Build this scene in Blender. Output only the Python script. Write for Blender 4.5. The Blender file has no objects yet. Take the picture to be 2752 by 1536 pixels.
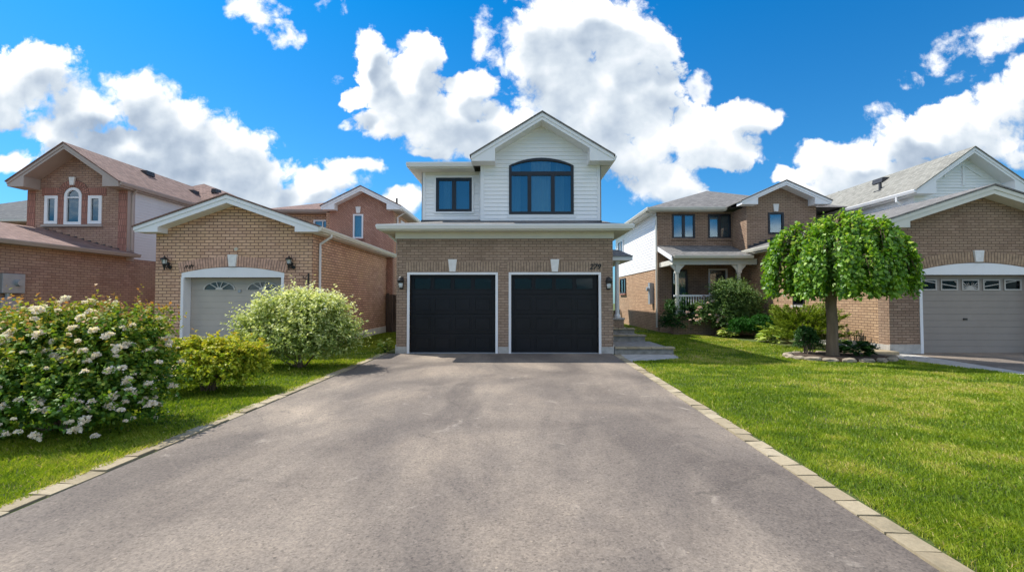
import bpy, bmesh, math, random
import numpy as np
from mathutils import Vector, Matrix
R = math.radians
random.seed(11)
S = bpy.context.scene
COL = S.collection

# ------------------------------------------------------------------ materials
def new_mat(name):
    m = bpy.data.materials.new(name); m.use_nodes = True
    nt = m.node_tree; nt.nodes.clear()
    return m, nt
def nd(nt, t, ins=None, **props):
    n = nt.nodes.new(t)
    for k, v in props.items(): setattr(n, k, v)
    if ins:
        for k, v in ins.items():
            s = n.inputs[k]
            if hasattr(v, 'is_output'): nt.links.new(v, s)
            else: s.default_value = v
    return n
def c4(c): return (c[0], c[1], c[2], 1)
def ramp(nt, fac, stops, interp='LINEAR'):
    r = nd(nt, 'ShaderNodeValToRGB', {'Fac': fac}); e = r.color_ramp.elements
    r.color_ramp.interpolation = interp
    while len(e) < len(stops): e.new(0.5)
    for el, (p, c) in zip(e, stops):
        el.position = p; el.color = c4(c) if len(c) == 3 else c
    return r.outputs['Color']
def mixc(nt, fac, a, b, blend='MIX'):
    m = nd(nt, 'ShaderNodeMix', data_type='RGBA', blend_type=blend)
    for s, v in ((m.inputs[0], fac), (m.inputs[6], a), (m.inputs[7], b)):
        if hasattr(v, 'is_output'): nt.links.new(v, s)
        else: s.default_value = v if isinstance(v, (int, float)) else c4(v)
    return m.outputs[2]
def mth(nt, op, a, b=0.0, c=None, clamp=False):
    n = nd(nt, 'ShaderNodeMath', operation=op); n.use_clamp = clamp
    for i, v in enumerate((a, b, c)):
        if v is None: continue
        if hasattr(v, 'is_output'): nt.links.new(v, n.inputs[i])
        else: n.inputs[i].default_value = v
    return n.outputs[0]
def out(nt, sh): nd(nt, 'ShaderNodeOutputMaterial', {'Surface': sh})
def noise(nt, vec, scale, detail=4, rough=.55, dist=0):
    return nd(nt, 'ShaderNodeTexNoise', {'Vector': vec, 'Scale': scale, 'Detail': detail, 'Roughness': rough, 'Distortion': dist}).outputs['Fac']
def bump(nt, h, strength, dist=.01):
    return nd(nt, 'ShaderNodeBump', {'Height': h, 'Strength': strength, 'Distance': dist}).outputs['Normal']

def brick_mat(name, c1, c2, mortar, w=.225, h=.076, ms=.009, rot=0, tone=None, vary=.5):
    m, nt = new_mat(name)
    uv = nd(nt, 'ShaderNodeUVMap').outputs['UV']
    v = uv
    if rot: v = nd(nt, 'ShaderNodeMapping', {'Vector': uv, 'Rotation': (0, 0, R(rot))}).outputs[0]
    b = nd(nt, 'ShaderNodeTexBrick', {'Vector': v, 'Color1': (0, 0, 0, 1), 'Color2': (1, 1, 1, 1), 'Mortar': (.5, .5, .5, 1), 'Scale': 1.0,
        'Mortar Size': ms, 'Mortar Smooth': .3, 'Bias': 0.0, 'Brick Width': w, 'Row Height': h})
    geo = nd(nt, 'ShaderNodeTexCoord').outputs['Object']
    n1 = noise(nt, geo, 1.1, 5); n2 = noise(nt, geo, 38, 4, .7)
    base = mixc(nt, b.outputs['Color'], c1, c2)
    if tone: base = mixc(nt, mth(nt, 'MULTIPLY_ADD', n1, 2.2, -.75, True), base, tone, 'MIX')
    dark = mixc(nt, mth(nt, 'MULTIPLY_ADD', n2, 1.6, -.3, True), mixc(nt, 1, base, (.62, .62, .62), 'MULTIPLY'), mixc(nt, 1, base, (1.25, 1.25, 1.25), 'MULTIPLY'))
    base = mixc(nt, vary, base, dark)
    n4 = noise(nt, nd(nt, 'ShaderNodeMapping', {'Vector': geo, 'Scale': (1.6, 1.6, .35)}).outputs[0], 1.5, 7, .65)
    base = mixc(nt, mth(nt, 'MULTIPLY_ADD', n4, 1.8, -.75, True), base, mixc(nt, 1, base, (.72, .70, .68), 'MULTIPLY'))
    col = mixc(nt, b.outputs['Fac'], base, mortar)
    h_ = mth(nt, 'SUBTRACT', mth(nt, 'MULTIPLY', n2, .3), b.outputs['Fac'])
    p = nd(nt, 'ShaderNodeBsdfPrincipled', {'Base Color': col, 'Roughness': .9, 'Normal': bump(nt, h_, .8, .006)})
    out(nt, p.outputs[0]); return m

def plain_mat(name, c, rough=.6, var=.12, scale=3, bumps=.0, bscale=40, metallic=0, spec=.5, streak=False):
    m, nt = new_mat(name)
    geo = nd(nt, 'ShaderNodeTexCoord').outputs['Object']
    v = geo
    if streak: v = nd(nt, 'ShaderNodeMapping', {'Vector': geo, 'Scale': (1, 1, .18)}).outputs[0]
    n1 = noise(nt, v, scale, 6, .6)
    lo = tuple(x * (1 - var) for x in c); hi = tuple(min(1, x * (1 + var)) for x in c)
    col = ramp(nt, n1, [(.3, lo), (.7, hi)])
    ins = {'Base Color': col, 'Roughness': rough, 'Metallic': metallic, 'Specular IOR Level': spec}
    if bumps: ins['Normal'] = bump(nt, noise(nt, geo, bscale, 3), bumps, .01)
    p = nd(nt, 'ShaderNodeBsdfPrincipled', ins)
    out(nt, p.outputs[0]); return m

def shingle_mat(name, a, b, c):
    m, nt = new_mat(name)
    uv = nd(nt, 'ShaderNodeUVMap').outputs['UV']
    br = nd(nt, 'ShaderNodeTexBrick', {'Vector': uv, 'Color1': (0, 0, 0, 1), 'Color2': (1, 1, 1, 1), 'Mortar': (.3, .3, .3, 1), 'Scale': 1.0,
        'Mortar Size': .006, 'Mortar Smooth': .2, 'Bias': 0.0, 'Brick Width': .17, 'Row Height': .14})
    geo = nd(nt, 'ShaderNodeTexCoord').outputs['Object']
    n2 = noise(nt, geo, 60, 3, .7); n1 = noise(nt, geo, .9, 4)
    f = mth(nt, 'ADD', mth(nt, 'MULTIPLY', nd(nt, 'ShaderNodeRGBToBW', {0: br.outputs['Color']}).outputs[0], .55), mth(nt, 'MULTIPLY', n2, .5))
    col = ramp(nt, f, [(.15, a), (.5, b), (.9, c)])
    col = mixc(nt, mth(nt, 'MULTIPLY_ADD', n1, .5, .0), col, tuple(x * .7 for x in b))
    col = mixc(nt, mth(nt, 'MULTIPLY', br.outputs['Fac'], .6), col, tuple(x * .5 for x in a))
    p = nd(nt, 'ShaderNodeBsdfPrincipled', {'Base Color': col, 'Roughness': .95, 'Normal': bump(nt, mth(nt, 'SUBTRACT', f, br.outputs['Fac']), .8, .008)})
    out(nt, p.outputs[0]); return m

def glass_mat(name, tint=(.75, .85, .9), refl=.3):
    m, nt = new_mat(name)
    geo = nd(nt, 'ShaderNodeTexCoord').outputs['Object']
    nrm = bump(nt, noise(nt, geo, 1.3, 1), .06, .05)
    g = nd(nt, 'ShaderNodeBsdfGlossy', {'Color': c4(tint), 'Roughness': .015, 'Normal': nrm})
    t = nd(nt, 'ShaderNodeBsdfTransparent', {'Color': (.72, .8, .82, 1)})
    fr = nd(nt, 'ShaderNodeFresnel', {'IOR': 1.6}).outputs[0]
    f = mth(nt, 'ADD', fr, refl, None, True)
    mx = nd(nt, 'ShaderNodeMixShader', {0: f, 1: t.outputs[0], 2: g.outputs[0]})
    out(nt, mx.outputs[0]); return m

def leaf_mat(name, stops, trans=.35, gloss=.08, rough=.45):
    gloss *= .3; rough = .5; trans *= .78; kk = 1.0 if name == 'grass_blades' or 'petal' in name else (1.05 if 'mulberry' in name else .97)
    kk *= (.88 if name in ('rose_leaves', 'dark_leaves', 'boxwood_leaves') else 1); stops = [(p, tuple(x * kk for x in c)) for p, c in stops]
    m, nt = new_mat(name)
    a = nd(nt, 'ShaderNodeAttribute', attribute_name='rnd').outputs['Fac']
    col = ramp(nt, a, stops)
    d = nd(nt, 'ShaderNodeBsdfDiffuse', {'Color': col})
    tcol = mixc(nt, 1.0, col, (1.5, 1.5, .7), 'MULTIPLY')
    t = nd(nt, 'ShaderNodeBsdfTranslucent', {'Color': tcol})
    g = nd(nt, 'ShaderNodeBsdfGlossy', {'Color': (.9, .95, .9, 1), 'Roughness': rough})
    s1 = nd(nt, 'ShaderNodeMixShader', {0: trans, 1: d.outputs[0], 2: t.outputs[0]})
    s2 = nd(nt, 'ShaderNodeMixShader', {0: gloss, 1: s1.outputs[0], 2: g.outputs[0]})
    out(nt, s2.outputs[0]); return m

M = {}
M['brick_c'] = brick_mat('taupe_brick', (.27, .185, .13), (.45, .32, .235), (.17, .12, .085), tone=(.40, .285, .205))
M['brick_b'] = brick_mat('pink_brick', (.52, .29, .20), (.76, .48, .34), (.21, .12, .085), h=.09, w=.25, ms=.013, tone=(.76, .50, .29))
M['brick_b2'] = brick_mat('herringbone_brick', (.40, .20, .14), (.54, .30, .22), (.22, .13, .10), rot=45, tone=(.48, .26, .18))
M['brick_a'] = brick_mat('red_brick', (.34, .19, .135), (.50, .31, .23), (.19, .11, .085), h=.085, w=.24, tone=(.47, .31, .21))
M['brick_ar'] = brick_mat('dark_red_brick', (.34, .15, .11), (.45, .21, .155), (.17, .09, .07), w=.08, h=.24)
M['brick_d'] = brick_mat('tan_brick', (.42, .255, .15), (.62, .41, .25), (.16, .10, .065), h=.082, w=.24, ms=.011, tone=(.44, .29, .175))
M['brick_d2'] = brick_mat('brown_brick', (.27, .17, .115), (.42, .285, .20), (.13, .085, .06), tone=(.37, .26, .175))
M['v_c'] = plain_mat('taupe_voussoir', (.36, .26, .185), .9, .3, 9, .3)
M['v_b'] = plain_mat('pink_voussoir', (.56, .34, .25), .9, .3, 9, .3)
M['v_d'] = plain_mat('tan_voussoir', (.38, .26, .17), .9, .3, 9, .3)
M['mortar'] = plain_mat('mortar', (.12, .09, .07), .95)
M['white'] = plain_mat('white_aluminium', (.80, .80, .81), .45, .04, 2, streak=True)
M['cream'] = plain_mat('cream_aluminium', (.66, .64, .56), .45, .05, 2, streak=True)
M['taupe'] = plain_mat('taupe_aluminium', (.40, .33, .29), .5, .06, 2)
M['siding_w'] = plain_mat('white_siding', (.83, .83, .835), .5, .05, 1.2, .1, 20, streak=True)
M['siding_g'] = plain_mat('grey_siding', (.68, .67, .67), .5, .05, 1.2, .1, 20, streak=True)
M['key'] = plain_mat('cast_stone', (.76, .745, .72), .85, .1, 9, .2)
M['concrete'] = plain_mat('concrete', (.42, .40, .37), .92, .25, 5, .4, 60)
M['step'] = plain_mat('step_stone', (.30, .28, .25), .95, .3, 6, .5, 50)
M['roof_c'] = shingle_mat('grey_shingles', (.11, .105, .10), (.19, .18, .17), (.28, .265, .25))
M['roof_b'] = shingle_mat('brown_shingles', (.12, .07, .055), (.22, .13, .105), (.31, .20, .165))
M['roof_d'] = shingle_mat('pale_shingles', (.16, .155, .135), (.27, .26, .225), (.36, .35, .31))
M['roof_z'] = shingle_mat('dark_shingles', (.05, .055, .06), (.10, .105, .11), (.16, .16, .16))
M['black'] = plain_mat('black_frame', (.012, .013, .018), .42, .2, 4)
M['door_black'] = plain_mat('black_door_paint', (.0065, .007, .0095), .42, .35, 1.4, .12, 14, spec=.30)
M['door_b'] = plain_mat('beige_door_paint', (.46, .42, .36), .55, .05, 2)
M['door_d'] = plain_mat('taupe_door_paint', (.29, .25, .215), .55, .06, 2)
M['fan_white'] = plain_mat('door_light_frame', (.60, .58, .53), .5, .05, 3)
M['iron'] = plain_mat('black_iron', (.015, .013, .012), .5, .3, 8)
M['rust'] = plain_mat('dark_vent_metal', (.03, .03, .035), .5, .3, 6)
M['grey_metal'] = plain_mat('grey_metal', (.33, .36, .39), .4, .1, 5, metallic=.3)
M['opal'] = plain_mat('frosted_glass', (.62, .66, .66), .25, .08, 9)
M['glass'] = glass_mat('window_glass', refl=.11)
M['glass_dark'] = glass_mat('garage_glass', (.24, .25, .27), .0)
M['interior'] = plain_mat('dark_room', (.02, .028, .034), .9)
M['curtain'] = plain_mat('curtain_cloth', (.75, .74, .68), .9, .05, 3)
M['sky_backing'] = plain_mat('sky_blue_backing', (.13, .25, .31), .9, .08, 2)  # blue of the sky reflected in the panes, put into the panel behind
M['sheer'] = plain_mat('sheer_curtain', (.74, .74, .68), .9, .06, 3)
M['sheer_b'] = plain_mat('sheer_blue_curtain', (.34, .44, .45), .9, .06, 3)
M['wood'] = plain_mat('weathered_wood', (.085, .06, .045), .85, .4, 5, .4, streak=True)
M['bark'] = plain_mat('bark', (.16, .115, .075), .95, .35, 9, .9, 28, streak=True)
M['soil'] = plain_mat('soil', (.055, .035, .022), 1, .4, 12, .8, 30)
M['stone'] = plain_mat('edging_stone', (.30, .25, .185), .95, .3, 6, .7, 18)
M['frontdoor'] = plain_mat('dark_front_door', (.03, .028, .03), .4, .1, 3)

def paver_mat():
    m, nt = new_mat('paver_stone')
    geo = nd(nt, 'ShaderNodeTexCoord').outputs['Object']
    rnd = nd(nt, 'ShaderNodeNewGeometry').outputs['Random Per Island']
    col = ramp(nt, rnd, [(0, (.38, .31, .20)), (.5, (.48, .40, .265)), (1, (.56, .475, .33))])
    n2 = noise(nt, geo, 30, 6, .75)
    col = mixc(nt, mth(nt, 'MULTIPLY_ADD', n2, 1.2, -.25, True), mixc(nt, 1, col, (.55, .53, .5), 'MULTIPLY'), col)
    n3 = noise(nt, geo, 2.2, 6, .7)
    col = mixc(nt, mth(nt, 'MULTIPLY_ADD', n3, 3.2, -1.75, True), col, (.13, .115, .07))
    p = nd(nt, 'ShaderNodeBsdfPrincipled', {'Base Color': col, 'Roughness': .95, 'Normal': bump(nt, n2, .7, .006)})
    out(nt, p.outputs[0]); return m
M['paver'] = paver_mat()

def asphalt_mat(name, k=1.0):
    m, nt = new_mat(name)
    geo = nd(nt, 'ShaderNodeTexCoord').outputs['Object']
    big = noise(nt, geo, .42, 5, .55, .6)
    st = nd(nt, 'ShaderNodeMapping', {'Vector': geo, 'Scale': (1.0, .33, 1)}).outputs[0]
    track = noise(nt, st, .8, 7, .62, .5)
    mid = noise(nt, geo, 6, 6, .7)
    fine = noise(nt, geo, 48, 6, .8)
    vor = nd(nt, 'ShaderNodeTexVoronoi', {'Vector': geo, 'Scale': 75.0, 'Randomness': 1.0})
    grain = nd(nt, 'ShaderNodeRGBToBW', {0: vor.outputs['Color']}).outputs[0]
    vd = nd(nt, 'ShaderNodeTexVoronoi', {'Vector': geo, 'Scale': 9.0})
    a = ramp(nt, big, [(.32, (.158 * k, .132 * k, .112 * k)), (.50, (.232 * k, .196 * k, .163 * k)), (.68, (.315 * k, .26 * k, .205 * k))])
    a = mixc(nt, mth(nt, 'MULTIPLY_ADD', track, 3.8, -1.6, True), mixc(nt, 1, a, (.66, .65, .655), 'MULTIPLY'), mixc(nt, 1, a, (1.18, 1.15, 1.09), 'MULTIPLY'))
    a = mixc(nt, mth(nt, 'MULTIPLY_ADD', mid, 1.5, -.35, True), mixc(nt, 1, a, (.88, .88, .88), 'MULTIPLY'), a)
    # light stones in the mix, dark pits
    sp = ramp(nt, grain, [(0, (.42, .42, .44)), (.18, (.72, .72, .73)), (.5, (1, 1, 1)), (.90, (1.0, 1.0, 1.0)), (.97, (1.5, 1.46, 1.4))])
    a = mixc(nt, .85, a, mixc(nt, 1, a, sp, 'MULTIPLY'))
    a = mixc(nt, mth(nt, 'MULTIPLY_ADD', fine, 3.2, -1.15, True), mixc(nt, 1, a, (.62, .62, .63), 'MULTIPLY'), mixc(nt, 1, a, (1.08, 1.08, 1.07), 'MULTIPLY'))
    pit = mth(nt, 'LESS_THAN', vd.outputs['Distance'], .055)
    a = mixc(nt, mth(nt, 'MULTIPLY', pit, .45), a, (.05, .045, .045))
    # hairline cracks in a few places, oil spots, an old worn patch or two, grit along the edges
    wv_ = nd(nt, 'ShaderNodeTexNoise', {'Vector': geo, 'Scale': 3.0, 'Detail': 6.0, 'Roughness': .7}).outputs['Color']
    wg = nd(nt, 'ShaderNodeVectorMath', {0: wv_, 1: (.5, .5, 0), 2: geo}, operation='MULTIPLY_ADD').outputs[0]
    ck = nd(nt, 'ShaderNodeTexVoronoi', {'Vector': wg, 'Scale': .62}, feature='DISTANCE_TO_EDGE').outputs['Distance']
    ckm = mth(nt, 'MULTIPLY', mth(nt, 'LESS_THAN', ck, .0042), mth(nt, 'GREATER_THAN', noise(nt, geo, .55, 3), .50))
    a = mixc(nt, mth(nt, 'MULTIPLY', ckm, .36), a, (.06, .052, .045))
    sp2 = nd(nt, 'ShaderNodeTexVoronoi', {'Vector': wg, 'Scale': 1.15}).outputs['Distance']
    a = mixc(nt, mth(nt, 'MULTIPLY', nd(nt, 'ShaderNodeMapRange', {'Value': sp2, 'From Min': .13, 'From Max': .04}).outputs[0], .38), a, (.085, .075, .068))
    pt = noise(nt, geo, 1.7, 9, .72, 1.2)
    a = mixc(nt, mth(nt, 'MULTIPLY', nd(nt, 'ShaderNodeMapRange', {'Value': pt, 'From Min': .60, 'From Max': .70}).outputs[0], .45), a, (.50, .43, .35))
    h = mth(nt, 'ADD', mth(nt, 'MULTIPLY', grain, .7), fine)
    p = nd(nt, 'ShaderNodeBsdfPrincipled', {'Base Color': a, 'Roughness': .88, 'Specular IOR Level': .3, 'Normal': bump(nt, h, .75, .004)})
    out(nt, p.outputs[0]); return m
M['asphalt'] = asphalt_mat('driveway_asphalt', 1.42)

def ground_mat():
    m, nt = new_mat('turf_soil')
    geo = nd(nt, 'ShaderNodeTexCoord').outputs['Object']
    n1 = noise(nt, geo, .8, 6, .65); n2 = noise(nt, geo, 25, 6, .75)
    col = ramp(nt, n2, [(.25, (.035, .05, .012)), (.5, (.075, .11, .018)), (.75, (.13, .16, .035))])
    col = mixc(nt, mth(nt, 'MULTIPLY_ADD', n1, 3, -1.5, True), col, (.15, .125, .05))
    p = nd(nt, 'ShaderNodeBsdfPrincipled', {'Base Color': col, 'Roughness': 1, 'Normal': bump(nt, n2, .9, .03)})
    out(nt, p.outputs[0]); return m
M['turf'] = ground_mat()

M['grass'] = leaf_mat('grass_blades', [(0, (.06, .12, .010)), (.3, (.15, .235, .016)), (.6, (.30, .37, .03)), (.8, (.44, .43, .09)), (1, (.58, .45, .21))], .42, .04, .5)
M['lf_rose'] = leaf_mat('rose_leaves', [(0, (.03, .095, .012)), (.40, (.075, .19, .018)), (.62, (.20, .32, .025)), (.84, (.40, .38, .05)), (1, (.50, .22, .08))], .38, .10)
M['lf_gold'] = leaf_mat('golden_leaves', [(0, (.07, .15, .012)), (.3, (.20, .30, .02)), (.6, (.42, .44, .03)), (.85, (.55, .44, .04)), (1, (.5, .24, .04))], .42, .08)
M['lf_var'] = leaf_mat('variegated_leaves', [(0, (.05, .11, .02)), (.28, (.16, .24, .05)), (.5, (.36, .43, .12)), (.78, (.66, .68, .33)), (1, (.84, .83, .62))], .40, .08)
M['lf_tree'] = leaf_mat('mulberry_leaves', [(0, (.03, .095, .006)), (.4, (.085, .21, .010)), (.7, (.19, .35, .014)), (1, (.42, .52, .06))], .40, .14, .38)
M['lf_dark'] = leaf_mat('dark_leaves', [(0, (.015, .05, .012)), (.5, (.035, .11, .02)), (1, (.09, .19, .04))], .3, .08)
M['lf_box'] = leaf_mat('boxwood_leaves', [(0, (.015, .075, .01)), (.5, (.03, .14, .014)), (1, (.07, .23, .02))], .3, .06)
M['lf_mid'] = leaf_mat('grey_green_leaves', [(0, (.04, .09, .02)), (.5, (.10, .19, .05)), (1, (.27, .36, .13))], .35, .08)
M['lf_jun'] = leaf_mat('juniper_leaves', [(0, (.05, .10, .012)), (.5, (.13, .20, .02)), (1, (.27, .33, .04))], .3, .04)
M['lf_hosta'] = leaf_mat('hosta_leaves', [(0, (.13, .24, .03)), (.5, (.33, .42, .07)), (1, (.6, .62, .25))], .35, .1)
M['petal'] = leaf_mat('pale_petals', [(0, (.78, .55, .52)), (.3, (.84, .72, .68)), (1, (.90, .85, .81))], .3, .02)
M['petal_p'] = leaf_mat('pink_petals', [(0, (.6, .36, .38)), (1, (.8, .68, .68))], .3, .02)

# ------------------------------------------------------------------ mesh builder
BASE = {}
class MB:
    def __init__(s, T=None): s.v = []; s.f = []; s.T = T
    def add(s, vs, fs):
        o = len(s.v)
        s.v += [tuple(s.T(p)) if s.T else tuple(p) for p in vs]
        s.f += [tuple(i + o for i in f) for f in fs]; return s
    def box(s, x0, x1, y0, y1, z0, z1):
        return s.add([(x0,y0,z0),(x1,y0,z0),(x1,y1,z0),(x0,y1,z0),(x0,y0,z1),(x1,y0,z1),(x1,y1,z1),(x0,y1,z1)],
            [(0,3,2,1),(4,5,6,7),(0,1,5,4),(1,2,6,5),(2,3,7,6),(3,0,4,7)])
    def prism(s, poly, fn, a, b):
        n = len(poly)
        vs = [fn(p, a) for p in poly] + [fn(p, b) for p in poly]
        return s.add(vs, [tuple(range(n)), tuple(range(2*n-1, n-1, -1))] + [(i, (i+1) % n, (i+1) % n + n, i + n) for i in range(n)])
    def py(s, poly, a, b): return s.prism(poly, lambda p, t: (p[0], t, p[1]), a, b)   # poly in x,z
    def px(s, poly, a, b): return s.prism(poly, lambda p, t: (t, p[0], p[1]), a, b)   # poly in y,z
    def pz(s, poly, a, b): return s.prism(poly, lambda p, t: (p[0], p[1], t), a, b)   # poly in x,y
    def ring(s, outer, inner, a, b):    # closed ring in x,z extruded along y
        n = len(outer)
        vs = [(p[0], a, p[1]) for p in outer] + [(p[0], a, p[1]) for p in inner] + [(p[0], b, p[1]) for p in outer] + [(p[0], b, p[1]) for p in inner]
        fs = []
        for i in range(n):
            j = (i + 1) % n
            fs += [(i, j, n+j, n+i), (2*n+i, 3*n+i, 3*n+j, 2*n+j), (i, 2*n+i, 2*n+j, j), (n+i, n+j, 3*n+j, 3*n+i)]
        return s.add(vs, fs)
    def tube(s, pts, rad, n=8, cap=True):
        pts = [Vector(p) for p in pts]
        if not isinstance(rad, (list, tuple)): rad = [rad] * len(pts)
        vs = []; fs = []
        for i, p in enumerate(pts):
            d = (pts[min(i+1, len(pts)-1)] - pts[max(i-1, 0)]).normalized()
            a = d.cross(Vector((0, 1, 0)) if abs(d.y) < .9 else Vector((1, 0, 0))).normalized(); b = d.cross(a)
            for k in range(n):
                t = 2 * math.pi * k / n
                vs.append(p + (a * math.cos(t) + b * math.sin(t)) * rad[i])
        for i in range(len(pts) - 1):
            for k in range(n):
                fs.append((i*n+k, i*n+(k+1) % n, (i+1)*n+(k+1) % n, (i+1)*n+k))
        if cap: fs += [tuple(range(n)), tuple(range(len(vs)-1, len(vs)-1-n, -1))]
        return s.add(vs, fs)
    def build(s, name, mat, parent=None, smooth=False, cuts=None, bevel=0):
        me = bpy.data.meshes.new(name)
        bm = bmesh.new()
        vv = [bm.verts.new(p) for p in s.v]
        for f in s.f:
            try: bm.faces.new([vv[i] for i in f])
            except ValueError: pass
        bmesh.ops.recalc_face_normals(bm, faces=bm.faces)
        bm.to_mesh(me); bm.free()
        o = bpy.data.objects.new(name, me); COL.objects.link(o)
        if cuts: boolean(o, cuts)
        if bevel:
            md = o.modifiers.new('bevel', 'BEVEL'); md.width = bevel; md.segments = 2; md.limit_method = 'ANGLE'
        finish(o, mat, parent, smooth); return o

def finish(o, mat, parent=None, smooth=False, base=None):
    me = o.data
    uvs(me)
    if mat is not None:
        me.materials.clear(); me.materials.append(mat)
    if smooth: me.polygons.foreach_set('use_smooth', [True] * len(me.polygons))
    if parent is not None:
        b = BASE[parent.name]; BASE[o.name] = b
        me.transform(Matrix.Translation(-Vector(b)))
        o.parent = parent
    elif base is not None:
        BASE[o.name] = base
        me.transform(Matrix.Translation(-Vector(base))); o.location = base
    else: BASE[o.name] = (0, 0, 0)

def uvs(me):
    if not me.uv_layers: me.uv_layers.new(name='UVMap')
    ul = me.uv_layers.active.data; vs = me.vertices
    for p in me.polygons:
        n = p.normal; t = Vector((-n.y, n.x, 0))
        t = t.normalized() if t.length > .05 else Vector((1, 0, 0))
        b = n.cross(t)
        for li in p.loop_indices:
            c = vs[me.loops[li].vertex_index].co
            ul[li].uv = (c.dot(t), c.dot(b))

def boolean(o, cut):
    me = bpy.data.meshes.new('c'); bm = bmesh.new()
    vv = [bm.verts.new(p) for p in cut.v]
    for f in cut.f: bm.faces.new([vv[i] for i in f])
    bmesh.ops.recalc_face_normals(bm, faces=bm.faces); bm.to_mesh(me); bm.free()
    c = bpy.data.objects.new('c', me); COL.objects.link(c)
    md = o.modifiers.new('b', 'BOOLEAN'); md.object = c; md.operation = 'DIFFERENCE'; md.solver = 'EXACT'
    bpy.context.view_layer.update()
    dg = bpy.context.evaluated_depsgraph_get()
    nm = bpy.data.meshes.new_from_object(o.evaluated_get(dg))
    o.modifiers.clear(); old = o.data; o.data = nm
    bpy.data.meshes.remove(old); bpy.data.objects.remove(c); bpy.data.meshes.remove(me)

def tag(o, label=None, cat=None, group=None, kind=None):
    if label: o['label'] = label
    if cat: o['category'] = cat
    if group: o['group'] = group
    if kind: o['kind'] = kind
    return o
def thing(name, label, cat, loc, group=None):
    o = bpy.data.objects.new(name, None); o.empty_display_size = .3
    COL.objects.link(o); o.location = loc; BASE[o.name] = loc
    return tag(o, label, cat, group)

# ------------------------------------------------------------------ architectural pieces
def sawtooth_wall(name, mat, parent, a0, a1, z0, z1, plane, axis='x', thick=.18, lap=.118, cuts=None, gable=None, sgn=-1):
    """lap siding; axis x: wall runs along x at y=plane, axis y: wall runs along y at x=plane. sgn: outward direction."""
    n = max(1, round((z1 - z0) / lap)); h = (z1 - z0) / n
    poly = [(plane - sgn * thick, z0)]
    for i in range(n):
        poly += [(plane + sgn * .018, z0 + i * h), (plane, z0 + (i + 1) * h - .001)]
    poly += [(plane - sgn * thick, z1)]
    mb = MB()
    if axis == 'x': mb.px(poly, a0, a1)
    else: mb.py(poly, a0, a1)
    if gable:
        xc, zp, s = gable; big = MB()
        y0, y1 = plane - .5, plane + .5
        big.py([(xc - 6, zp - 6 * s), (xc, zp), (xc + 6, zp - 6 * s), (xc + 6, zp + 5), (xc - 6, zp + 5)], y0, y1)
        o = mb.build(name, None, None, cuts=big)
        if cuts: boolean(o, cuts)
        finish(o, mat, parent); return o
    return mb.build(name, mat, parent, cuts=cuts)

def gable(parent, xl, xr, zb, ze, zp, yf, yw, yb, ret=.7, t=.2, trim=None, roof=None, lipx=.05):
    xc = (xl + xr) / 2; s = (zp - ze) / (xc - xl)
    zi = lambda x: ze + s * (min(x, 2 * xc - x) - xl) - t
    poly = [(xl, zb), (xl, ze), (xc, zp), (xr, ze), (xr, zb), (xr - ret, zb), (xr - ret, zi(xr - ret)), (xc, zp - t), (xl + ret, zi(xl + ret)), (xl + ret, zb)]
    MB().py(poly, yf, yw - .004).build('gable_trim', trim, parent)
    # narrow rake moulding
    m = MB()
    m.py([(xl - .01, ze - .10), (xl - .01, ze + .004), (xc, zp + .004), (xr + .01, ze + .004), (xr + .01, ze - .10), (xc, zp - .10)], yf - .022, yf - .002)
    m.build('rake_board', trim, parent)
    e = lipx
    MB().py([(xl - e, ze - s * e + .012), (xc, zp + .012), (xr + e, ze - s * e + .012), (xr + e, ze - s * e + .055), (xc, zp + .055), (xl - e, ze - s * e + .055)], yf - .05, yb).build('roof', roof, parent)
    return xc, zp, s

def brick_gable_wall(name, mat, parent, x0, x1, y, thick, ztop, xc, zp, s, drop=.1, cuts=None, z0=0):
    zz = lambda x: zp - abs(x - xc) * s - drop
    poly = [(x0, z0), (x1, z0), (x1, max(ztop, zz(x1))), (xc, zp - drop), (x0, max(ztop, zz(x0)))]
    return MB().py(poly, y, y + thick).build(name, mat, parent, cuts=cuts)

def hip_roof(name, mat, parent, x0, x1, y0, y1, z, s):
    w = min(x1 - x0, y1 - y0) / 2; zr = z + w * s
    a = [(x0,y0,z),(x1,y0,z),(x1,y1,z),(x0,y1,z)]
    if x1 - x0 < y1 - y0:
        r = [((x0+x1)/2, y0+w, zr), ((x0+x1)/2, y1-w, zr)]
        f = [(0,1,4),(1,2,5,4),(2,3,5),(3,0,4,5),(3,2,1,0)]
    else:
        r = [(x0+w, (y0+y1)/2, zr), (x1-w, (y0+y1)/2, zr)]
        f = [(0,1,5,4),(1,2,5),(2,3,4,5),(3,0,4),(3,2,1,0)]
    return MB().add(a + r, f).build(name, mat, parent)

def gutter_x(parent, x0, x1, y, z, mat):      # along x, in front of y, top at z
    MB().px([(y, z - .13), (y, z), (y - .115, z), (y - .115, z - .03), (y - .075, z - .125)], x0, x1).build('gutter', mat, parent)
def gutter_y(parent, y0, y1, x, z, mat, sgn=1):
    MB().py([(x, z - .13), (x, z), (x + sgn * .115, z), (x + sgn * .115, z - .03), (x + sgn * .075, z - .125)], y0, y1).build('gutter', mat, parent)
def downspout(parent, pts, mat, r=.038): MB().tube(pts, r, 6).build('downspout', mat, parent)

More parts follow.
